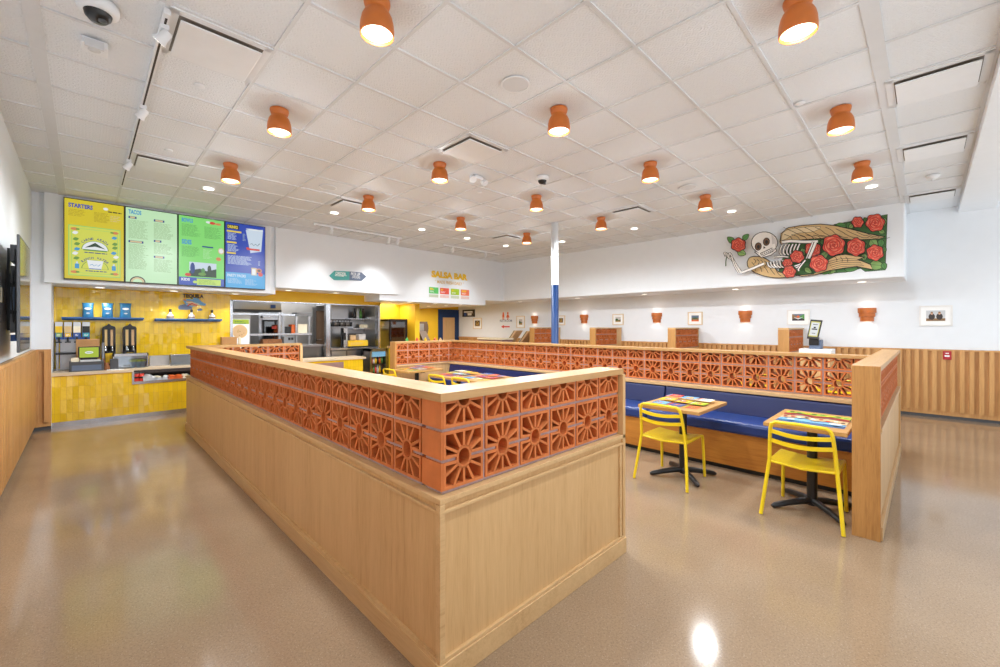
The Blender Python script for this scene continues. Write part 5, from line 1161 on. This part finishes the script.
kbox(222, 337, 237, 343, 9.98, .14, 'cardboard', 'cardboard_box', 'brown cardboard box at the edge of the kitchen opening, near the poster', 'box', .855)
kbox(238.8, 337, 241, 345, 10.02, .05, 'cream', 'paper_cup', 'pale paper cup right of the cardboard box at the opening', 'cup', .855)
kbox(263, 339, 282, 346, Yp2 - .08, .22, 'basket_brown', 'bread_basket', 'brown woven basket on the kitchen worktop', 'basket', zk)
kbox(284, 336.5, 294, 343, Yp2 - .06, .2, 'mid_grey', 'card_terminal', 'grey printer with dark slots on the kitchen worktop', 'printer', zk)
for k in range(2): kbox(288.5 + k * 3, 337.5, 290.5 + k * 3, 340, Yp2 - .085, .03, 'black_plastic', 'ticket_roll', 'dark ticket roll on the grey kitchen printer, %s' % ('left one', 'right one')[k], 'ticket roll', group='ticket rolls')
T = kt('kitchen_door', 'dark brown door at the back of the kitchen', 'door', at=onY(320, 345, 13.28)); Yv = 13.27
a0 = onY(315.5, 345, Yv); a1 = onY(325, 311, Yv); b = MB(); b.box(a0.x, a1.x, Yv - .03, Yv + .02, 0, a1.z); b.build('leaf', 'brown_door', T)
b = MB(); b.box(a0.x - .1, a0.x, Yv - .05, Yv + .02, 0, a1.z + .1); b.box(a1.x, a1.x + .1, Yv - .05, Yv + .02, 0, a1.z + .1); b.box(a0.x, a1.x, Yv - .05, Yv + .02, a1.z, a1.z + .1); b.build('door_frame', 'steel', T)
c = onY(316.5, 339.5, Yv); b = MB(); b.tube([(c.x, Yv - .08, c.z), (c.x + .13, Yv - .08, c.z)], .014, 8); b.tube([(c.x, Yv - .03, c.z), (c.x, Yv - .08, c.z)], .02, 8); b.build('handle', 'steel_bright', T)
# right bay: prep counter, shelf, mixer, juice machine
Yr = 10.32
T = kt('prep_counter', 'stainless prep counter in the right bay of the kitchen', 'counter', at=onY(355, 360, Yr)); zr = onY(355, 347.5, Yr).z
b = MB(); x0 = onY(331, 350, Yr).x; x1 = KE - .02; b.box(x0, x1, Yr, Yr + .6, 0, zr - .04); b.build('body', 'steel_dark', T)
for k in range(3):
    b = MB(); w = (x1 - x0) / 3; b.box(x0 + w * k + .02, x0 + w * (k + 1) - .02, Yr - .012, Yr, .1, zr - .08); b.build('door', 'steel', T)
b = MB(); b.box(x0 - .02, x1, Yr - .04, Yr + .62, zr - .04, zr); b.build('worktop', 'steel_bright', T)
Yw2 = 10.98; b = MB(); a0 = onY(331, 345, Yw2); a1 = onY(379, 303, Yw2); b.box(a0.x, KE - .001, Yw2, Yw2 + .05, 0, 2.8); struct('wall_kitchen_right', b, 'steel')
T = kt('tool_rack', 'black hanging rack of pans and tools on the stainless wall', 'rack', at=onY(340, 325, Yw2 - .1))
a0 = onY(331.5, 325, Yw2 - .2); a1 = onY(351, 320, Yw2 - .2); b = MB(); b.tube([(a0.x, Yw2 - .2, a1.z), (a1.x, Yw2 - .2, a1.z)], .012, 8); b.tube([(a0.x, Yw2 - .2, a1.z), (a0.x, Yw2, a1.z)], .012, 8); b.tube([(a1.x, Yw2 - .2, a1.z), (a1.x, Yw2, a1.z)], .012, 8); b.build('rail', 'black_iron', T)
for k in range(7):
    x = a0.x + (a1.x - a0.x) * (k + .5) / 7; b = MB(); r = .06 + .02 * (k % 2); b.tube([(x, Yw2 - .2, a1.z), (x, Yw2 - .2, a1.z - .06)], .008, 6); b.lathe([(.001, -.17), (r, -.17), (r * 1.15, -.06), (r * 1.1, -.06), (r * .9, -.16)], (x, Yw2 - .2, a1.z), 14); b.build('hanging_pan', ['black_iron', 'steel_dark'][k % 2], T)
T = kt('mixer_stand', 'tall steel mixer with dark pole on the prep counter', 'mixer', at=onY(342, 346, Yr + .2))
c = onY(341.5, 346, Yr + .2); zt = onY(341.5, 328, Yr + .2).z; b = MB(); b.tube([(c.x, Yr + .2, zr), (c.x, Yr + .2, zt)], .022, 10); b.build('pole', 'black_iron', T)
c2 = onY(345.3, 340, Yr + .15); b = MB(); b.box(c2.x - .055, c2.x + .06, Yr + .12, Yr + .3, zr, zt - .0); b.build('body', 'steel_bright', T, bevel=.01)
b = MB(); c3 = onY(344.5, 336, Yr + .1); b.box(c3.x - .02, c3.x + .04, Yr + .1, Yr + .12, c3.z - .1, c3.z + .08); b.build('control_panel', 'black_plastic', T)
T = kt('warmer_box', 'yellow panelled food warmer on the prep counter', 'food warmer', at=onY(358, 346, Yr + .1))
a0 = onY(348.7, 345.6, Yr + .08); a1 = onY(368, 340, Yr + .08); b = MB(); b.box(a0.x, a1.x, Yr + .08, Yr + .45, zr + .03, a1.z); b.build('yellow_panel', 'sign_yellow', T, bevel=.005)
b = MB(); b.box(a0.x - .02, a1.x + .08, Yr + .06, Yr + .47, zr, zr + .03); b.build('base', 'black_plastic', T)
A = Art('Y', Yr + .0795); lines(A, a0.x + .05, a1.x - .05, zr + .12, 2, .03, 'sign_tan', .014); A.done('lettering', T)
b = MB(); z4_ = onY(358, 333.5, Yr + .2).z
b.box(a0.x, a1.x, Yr + .4, Yr + .45, a1.z, z4_); b.box(a0.x, a0.x + .03, Yr + .1, Yr + .4, a1.z, z4_); b.build('upper_frame', 'pic_dark', T)
for k, (xa, xb, ya, yb, m) in enumerate([(350.5, 356.5, 335, 340, 'tan'), (359, 366, 334, 340, 'bone_shade')]):
    kbox(xa, ya, xb, yb, Yr + .12, .18, m, 'food_bundle', ['tan bundle on the yellow warmer', 'grey bundle on the right of the yellow warmer'][k], 'bundle', a1.z, .02)
T = kt('wall_rack', 'steel wall shelf with slanted end bracket in the right kitchen bay', 'shelf', at=onY(360, 330, Yw2 - .2))
for k, (xa, xb, y) in enumerate([(350, 372, 318.5), (353, 378, 328.3)]):
    a0 = onY(xa, y, Yw2 - .3); a1 = onY(xb, y, Yw2 - .3); z = (a0.z + a1.z) / 2; b = MB(); b.box(a0.x, a1.x, Yw2 - .3, Yw2, z - .025, z); b.build('tier', 'steel_bright', T)
tri = [onY(*p, Yw2 - .32) for p in [(366, 317), (378, 317.5), (378, 327.5)]]; b = MB(); b.prism(tri, (0, .02, 0)); b.build('slanted_bracket', 'steel_bright', T)
zsh = onY(361, 318.5, Yw2 - .3).z
for k, x in enumerate((354.5, 357.5, 360.5, 363)):
    c = onY(x, 316, Yw2 - .15); b = MB(); b.lathe([(.001, 0), (.045, 0), (.045, .16), (.02, .21), (.02, .27), (.001, .27)], (c.x, c.y, zsh), 12); o = b.build('kitchen_bottle', ['black_plastic', 'pale_grey', 'leaf', 'pic_dark'][k]); tag(o, '%s bottle on the upper kitchen wall shelf' % ['black', 'pale', 'green', 'dark brown'][k], 'bottle', 'bottles on the kitchen shelf')
zs2 = onY(365, 328.3, Yw2 - .3).z
for k in range(6):
    c = onY(361 + k * 2.4, 326, Yw2 - .15); b = MB(); b.lathe([(.001, 0), (.045, 0), (.055, .07), (.05, .07)], (c.x, c.y, zs2), 12); b.lathe([(.05, .07), (.045, .1), (.001, .11)], (c.x, c.y, zs2), 10); o = b.build('cream_tub', 'cream'); tag(o, 'cream tub on the lower kitchen wall shelf', 'tub', 'cream tubs on the kitchen shelf')
# open front drinks cooler and upright fridge
T = kt('drinks_cooler', 'open front drinks cooler with bottles, left of the far partition return', 'cooler', at=onY(379, 372, 9.7)); Yg = 9.75
a0 = onY(370, 373, Yg); a1 = onY(387.5, 348.5, Yg); b = MB(); X0, X1, Z1 = a0.x, a1.x, a1.z
b.box(X0, X0 + .05, Yg, Yg + .38, 0, Z1); b.box(X1 - .05, X1, Yg, Yg + .38, 0, Z1); b.box(X0, X1, Yg + .33, Yg + .38, 0, Z1); b.box(X0, X1, Yg, Yg + .38, Z1 - .06, Z1); b.box(X0, X1, Yg, Yg + .38, 0, .35); b.build('cabinet', 'steel', T)
for k, f in enumerate((.38, .62)):
    b = MB(); b.box(X0 + .05, X1 - .05, Yg + .05, Yg + .33, Z1 * f - .012, Z1 * f); b.build('shelf', 'black_plastic', T)
b = MB(); b.box(X0 + .05, X1 - .05, Yg + .02, Yg + .05, Z1 - .20, Z1 - .06); b.build('header_panel', 'sky_blue', T)
n = 0
for r, f in enumerate((.38, .62)):
    for k in range(6):
        x = X0 + .1 + k * (X1 - X0 - .2) / 5; b = MB(); b.lathe([(.001, 0), (.03, 0), (.03, .1), (.012, .15), (.012, .18), (.001, .18)], (x, Yg + .12, Z1 * f), 10); o = b.build('drink_bottle', ['orange', 'leaf', 'red', 'pale_grey', 'sign_yellow', 'pic_dark'][(k + r * 2) % 6]); tag(o, '%s bottle on the %s shelf of the open drinks cooler' % (['orange', 'green', 'red', 'pale', 'yellow', 'dark'][(k + r * 2) % 6], ['lower', 'upper'][r]), 'bottle', 'bottles in the drinks cooler')
T = kt('upright_fridge', 'upright stainless fridge with black framed glass door against the yellow wall', 'fridge', at=onY(398, 345, 10.22)); Yf = 10.22
a0 = onY(389.3, 345, Yf); a1 = onY(407, 319.3, Yf); b = MB(); X0, X1, Z1 = a0.x, a1.x, a1.z
b.box(X0, X0 + .03, Yf + .02, Yf + .5, 0, Z1); b.box(X1 - .03, X1, Yf + .02, Yf + .5, 0, Z1); b.box(X0, X1, Yf + .46, Yf + .5, 0, Z1); b.box(X0, X1, Yf + .02, Yf + .5, Z1 - .06, Z1); b.box(X0, X1, Yf + .02, Yf + .5, 0, .15); b.build('cabinet', 'steel', T)
b = MB(); w = .05
for bb_ in ((X0, X0 + w, .15, Z1), (X1 - w, X1, .15, Z1), (X0 + w, X1 - w, Z1 - .07, Z1), (X0 + w, X1 - w, .15, .22)): b.box(bb_[0], bb_[1], Yf - .02, Yf + .02, bb_[2], bb_[3])
dr = b.build('door_frame', 'black_plastic', T)
b = MB(); b.box(X0 + w, X1 - w, Yf - .004, Yf + .004, .22, Z1 - .07); b.build('door_glass', 'dark_glass', dr)
for k in range(5):
    z = .35 + k * .27; b = MB(); b.box(X0 + .03, X1 - .03, Yf + .06, Yf + .46, z - .012, z); b.build('shelf', 'mid_grey', T)
for k, z in enumerate((.89, 1.16, 1.43)):
    for j in range(4):
        x = X0 + .12 + j * (X1 - X0 - .24) / 3; b = MB(); b.lathe([(.001, 0), (.05, 0), (.05, .14), (.02, .19), (.001, .19)], (x, Yf + .2, z), 10); o = b.build('fridge_bottle', ['pic_dark', 'dark_grey', 'orange'][k]); tag(o, '%s container behind the glass of the upright fridge' % ['dark', 'grey', 'orange'][k], 'bottle', 'containers in the upright fridge')
# ------------------------------------------------------------------ hall end: blue door, dispenser, salsa bar
Ye = 12.87
T = thing('hall_door', onY(449, 345, Ye), 'blue framed wood door in the yellow wall at the far end', 'door')
a0 = onY(438, 345, Ye); a1 = onY(459, 310, Ye); c0 = onY(442.3, 345, Ye); c1 = onY(454.3, 317.7, Ye); X1 = 10.41
b = MB(); b.box(a0.x, c0.x, Ye - .04, Ye - .001, 0, a1.z); b.box(c1.x, X1, Ye - .04, Ye - .001, 0, a1.z); b.box(c0.x, c1.x, Ye - .04, Ye - .001, c1.z, a1.z); b.build('door_frame', 'blue_paint', T, bevel=.004)
b = MB(); b.box(c0.x, c1.x, Ye - .025, Ye - .001, 0, c1.z); lf = b.build('leaf', 'oak', T)
b = MB(); b.tube([(c1.x - .1, Ye - .07, .95), (c1.x - .2, Ye - .07, .95)], .012, 8); b.tube([(c1.x - .1, Ye - .025, .95), (c1.x - .1, Ye - .07, .95)], .016, 8); b.build('handle', 'steel_bright', lf)
T = thing('drink_fountain', onY(423, 345, 12.4), 'tall stainless drink fountain with dark curved side before the yellow hall wall', 'drink fountain'); Yu = 12.3
a0 = onY(418.3, 345, Yu); a1 = onY(424, 322.5, Yu); a2 = onY(428.5, 330, Yu); b = MB(); b.box(a0.x, a1.x, Yu, Yu + .4, 0, a1.z - .04); b.build('front', 'steel_rough', T)
b = MB(); b.box(a0.x, a2.x - .05, Yu - .01, Yu + .42, a1.z - .04, a1.z + .03); b.prism([(a1.x, Yu, a2.z - .2), (a2.x - .03, Yu, a2.z - .12), (a2.x, Yu, a2.z + .05), (a2.x - .02, Yu, a1.z - .04), (a1.x, Yu, a1.z - .04)], (0, .4, 0)); b.box(a1.x, a1.x + .1, Yu + .1, Yu + .4, 0, a2.z - .2); b.build('dark_side', 'brown_door', T)
def tilted(px0, px1, py0, py1, X, lab, lean, wd=.30, back='tan'):
    """slab leaning on a post stand"""
    p = onX((px0 + px1) / 2, py1, X); top = onX((px0 + px1) / 2, py0, X)
    T = thing('kiosk_stand', (X, p.y, 0), lab, 'kiosk', 'tilted kiosks')
    zb, zt = p.z, top.z; L = zt - zb
    b = MB(); dy = lean * L
    def slab(d0, d1, mname, nm, hw=wd / 2, par=T):
        b = MB(); b.hexa([(X - hw, p.y + dy / 2 + d0, zb), (X + hw, p.y + dy / 2 + d0, zb), (X + hw, p.y + dy / 2 + d1, zb), (X - hw, p.y + dy / 2 + d1, zb), (X - hw, p.y - dy / 2 + d0, zt), (X + hw, p.y - dy / 2 + d0, zt), (X + hw, p.y - dy / 2 + d1, zt), (X - hw, p.y - dy / 2 + d1, zt)]); b.build(nm, mname, par, bevel=.01)
    slab(0, .09, back, 'back_board'); slab(.091, .12, 'pic_dark', 'dark_edge'); slab(.121, .16, 'cream', 'pale_face', wd / 2 * .9)
    b = MB(); b.tube([(X, p.y, 0), (X, p.y, zb + .03)], .05, 12); b.box(X - .2, X + .2, p.y - .2, p.y + .2, 0, .03); b.build('post', 'black_iron', T)
tilted(509, 522, 330.5, 344, 9.55, 'tilted pale slab with wood back, behind the long partition left of the far divider', .9)
tilted(524, 532, 331, 344, 9.75, 'dark-edged tilted slab half hidden by the farthest booth divider', .9)
tilted(419, 432, 331, 344, 8.35, 'dark-edged tilted slab before the drink fountain at the hall entrance', -.8, back='brown_door')
# order kiosk with tablet
Xk = 8.5; c = onX(815, 350, Xk)
T = thing('order_kiosk', (Xk, c.y, 0), 'order kiosk with lit tablet on a white stand behind the long partition', 'kiosk')
def kx(x, y, X=Xk): return onX(x, y, X)
s0, s1 = kx(800, 354), kx(832, 349.5); b = MB(); b.box(Xk - .1, Xk + .35, s1.y, s0.y, s0.z, s1.z); b.build('white_shelf', 'paper_white', T, bevel=.005)
b = MB(); b.box(Xk - .08, Xk + .33, s1.y + .02, s0.y - .02, 0, s0.z); b.build('pedestal', 'oak', T)
t0, t1 = kx(809, 349), kx(821, 343); b = MB(); b.box(Xk + .0, Xk + .22, t1.y, t0.y, s1.z, t1.z + .05); b.build('foot', 'slate', T, bevel=.01)
qs = [kx(807.5, 338), kx(818.5, 339), kx(821.8, 320.2), kx(810, 319.3)]
def lift(p, d): return V((p.x + d, p.y, p.z))
b = MB(); ob = [lift(qs[0], -.05), lift(qs[1], -.05), lift(qs[2], .06), lift(qs[3], .06)]; b.prism(ob, (.03, 0, -.01)); b.build('tablet', 'black_plastic', T, bevel=.006)
b = MB(); cen = sum(ob, V()) / 4; ib = [cen + (p - cen) * .80 + V((-.004, 0, .0015)) for p in ob]; b.face(ib); b.build('screen', 'kiosk_yellow', T)
ib2 = [cen + (p - cen) * .80 + V((-.0055, 0, .002)) for p in ob]
def bl(s, t): return ib2[0] * (1 - s) * (1 - t) + ib2[1] * s * (1 - t) + ib2[2] * s * t + ib2[3] * (1 - s) * t
b = MB()
b.face([bl(.08, .07), bl(.92, .07), bl(.92, .93), bl(.08, .93)], 0)
for (s_a, s_b, t_a, t_b) in ((.25, .75, .78, .82), (.38, .62, .55, .65), (.2, .8, .45, .53), (.3, .7, .2, .24)): b.face([bl(s_a, t_a) + V((-.001, 0, 0)), bl(s_b, t_a) + V((-.001, 0, 0)), bl(s_b, t_b) + V((-.001, 0, 0)), bl(s_a, t_b) + V((-.001, 0, 0))], 1)
b.build('screen_layout', ['scr_white', 'scr_ink'], T)
b = MB(); n0, n1 = kx(809, 345), kx(819, 337.5); b.box(Xk - .02, Xk + .06, n1.y, n0.y, n0.z, n1.z); b.build('card_reader', 'black_plastic', T, bevel=.006)
b = MB(); b.bar((Xk + .1, (t0.y + t1.y) / 2, s1.z), (Xk + .05, (t0.y + t1.y) / 2, cen.z), (0, .05, 0), (.02, 0, 0)); b.build('neck', 'pale_grey', T)
# waste station and salsa bar
Xs = 8.9; s0, s1 = onX(477, 341.5, Xs), onX(501.5, 338.3, Xs)
T = thing('waste_station', (Xs, (s0.y + s1.y) / 2, 0), 'pale topped waste station behind the long partition below the restroom sign', 'waste station')
b = MB(); b.box(Xs, Xs + .55, s1.y, s0.y, s1.z - .05, s1.z); b.build('top', 'cream', T, bevel=.005)
b = MB(); b.box(Xs + .03, Xs + .53, s1.y + .03, s0.y - .03, 0, s1.z - .05); b.build('body', 'mauve', T)
Ysb = 8.75; T = thing('salsa_bar', (6.6, Ysb + .3, 0), 'wood topped salsa bar behind the far return of the block partition', 'counter')
b = MB(); b.box(5.3, 7.9, Ysb, Ysb + .5, 0, 1.04); b.build('body', 'yellow_tile', T)
b = MB(); b.box(5.27, 7.93, Ysb - .03, Ysb + .53, 1.04, 1.08); b.build('top', 'oak_x', T)
for x, m, nm in ((407, 'salsa_green', 'green'), (417, 'salsa_red', 'red'), (425.5, 'sign_yellow', 'yellow'), (435, 'salsa_orange', 'orange'), (440.5, 'tan', 'tan')):
    c = onY(x, 340, Ysb + .15); zt = onY(x, 337.6, Ysb + .15).z; T = thing('squeeze_bottle', (c.x, c.y, 1.08), '%s squeeze bottle peeking over the far return of the block partition' % nm, 'bottle', 'squeeze bottles on the salsa bar')
    b = MB(); h = zt - 1.08; b.lathe([(.001, 0), (.035, 0), (.036, h * .7), (.03, h * .78), (.001, h * .8)], (c.x, c.y, 1.08), 14); b.build('bottle_body', m, T)
    b = MB(); b.lathe([(.034, h * .72), (.036, h * .8), (.02, h * .88), (.012, h), (.001, h)], (c.x, c.y, 1.08), 12); b.build('cap', m, T)

# ------------------------------------------------------------------ display on the left wall
Xd = -.42
T = thing('wall_display', (Xd, 6.25, 1.32), 'large dark-edged display on an arm mount on the left wall', 'display')
y0, y1 = onX(19.6, 300, Xd).y, onX(29.6, 300, Xd).y; z0, z1 = 1.32, 2.40
b = MB(); b.box(Xd - .018, Xd, y0, y1, z0, z1); b.build('bezel', 'dark_grey', T, bevel=.004)
b = MB(); b.box(Xd + .0005, Xd + .003, y0 + .02, y1 - .02, z0 + .02, z1 - .02); b.build('screen', 'screen_glass', T)
b = MB(); b.box(XL + .001, XL + .02, y0 + .76, y1 - .1, z0 + .2, z1 - .04)
for yy in (y0 + .8, y1 - .2): b.box(XL + .02, Xd - .018, yy - .03, yy + .03, z0 + .3, z1 - .3)
b.build('wall_mount', 'black_iron', T)
for k, (za_, zb_, m) in enumerate(((2.18, 2.34, 'dark_grey'), (1.98, 2.14, 'black_plastic'), (1.72, 1.94, 'slate'), (1.50, 1.68, 'dark_grey'), (1.42, 1.48, 'deep_blue'))):
    b = MB(); b.box(XL + .058, Xd - .018, y0 + .30 + .02 * (k % 3), y0 + .6, za_, zb_); b.build('media_box', m, T, bevel=.004)
b = MB(); b.tube([(XL + .09, y0 + .29, 2.3), (XL + .10, y0 + .27, 2.0), (XL + .09, y0 + .29, 1.7), (XL + .10, y0 + .28, 1.45)], .007, 6); b.tube([(XL + .08, y0 + .29, 2.1), (XL + .07, y0 + .27, 1.85), (XL + .08, y0 + .29, 1.6)], .006, 6); b.build('cable', 'black_plastic', T)
b = MB(); sp = onX(1, 295, XL); b.box(XL, XL + .012, sp.y - .06, sp.y + .06, sp.z - .07, sp.z + .07); o = b.build('switch_plate', 'cream', bevel=.003); tag(o, 'cream switch plate on the left wall beside the display', 'switch')

# ------------------------------------------------------------------ light
w = bpy.data.worlds.new('sky'); S.world = w; w.use_nodes = True
bg = w.node_tree.nodes['Background']
_tc = w.node_tree.nodes.new('ShaderNodeTexCoord'); _sp = w.node_tree.nodes.new('ShaderNodeSeparateXYZ'); w.node_tree.links.new(_tc.outputs['Generated'], _sp.inputs[0])
_mr = w.node_tree.nodes.new('ShaderNodeMapRange'); _mr.inputs['From Min'].default_value = -0.08; _mr.inputs['From Max'].default_value = 0.08; w.node_tree.links.new(_sp.outputs[2], _mr.inputs['Value'])
_cm = w.node_tree.nodes.new('ShaderNodeMix'); _cm.data_type = 'RGBA'; w.node_tree.links.new(_mr.outputs[0], _cm.inputs['Factor'])
_cm.inputs['A'].default_value = (1.06, 1.10, 1.13, 1); _cm.inputs['B'].default_value = (.70, .75, .80, 1)     # unseen ground half brightened to light the ceiling, sky above
w.node_tree.links.new(_cm.outputs['Result'], bg.inputs['Color']); bg.inputs['Strength'].default_value = 1.0
def area(name, loc, rot, sx, sy, power, color):
    l = bpy.data.lights.new(name, 'AREA'); l.shape = 'RECTANGLE'; l.size = sx; l.size_y = sy; l.energy = power; l.color = color
    o = bpy.data.objects.new(name, l); COL.objects.link(o); o.location = loc; o.rotation_euler = rot; return o
area('kitchen_lamp', (3.8, 11.9, 2.85), (0, 0, 0), 2.6, 1.6, 60, (1, .97, .93))
area('hall_fill', (8.6, 11.5, 2.19), (0, 0, 0), 1.2, 1.2, 26, (1, .97, .92))  # unseen area light added to brighten the hall
area('kitchen_lamp', (6.1, 10.6, 2.19), (0, 0, 0), .6, .6, 8, (1, .93, .82))

S.view_settings.view_transform = 'Standard'; S.view_settings.look = 'None'
S.view_settings.exposure = 0.6; S.view_settings.gamma = 1.0
S.view_settings.use_curve_mapping = False
try:
    S.cycles.use_denoising = True
    S.cycles.max_bounces = 8; S.cycles.diffuse_bounces = 5; S.cycles.glossy_bounces = 4; S.cycles.transparent_max_bounces = 12
    S.cycles.sample_clamp_indirect = 6
except Exception: pass
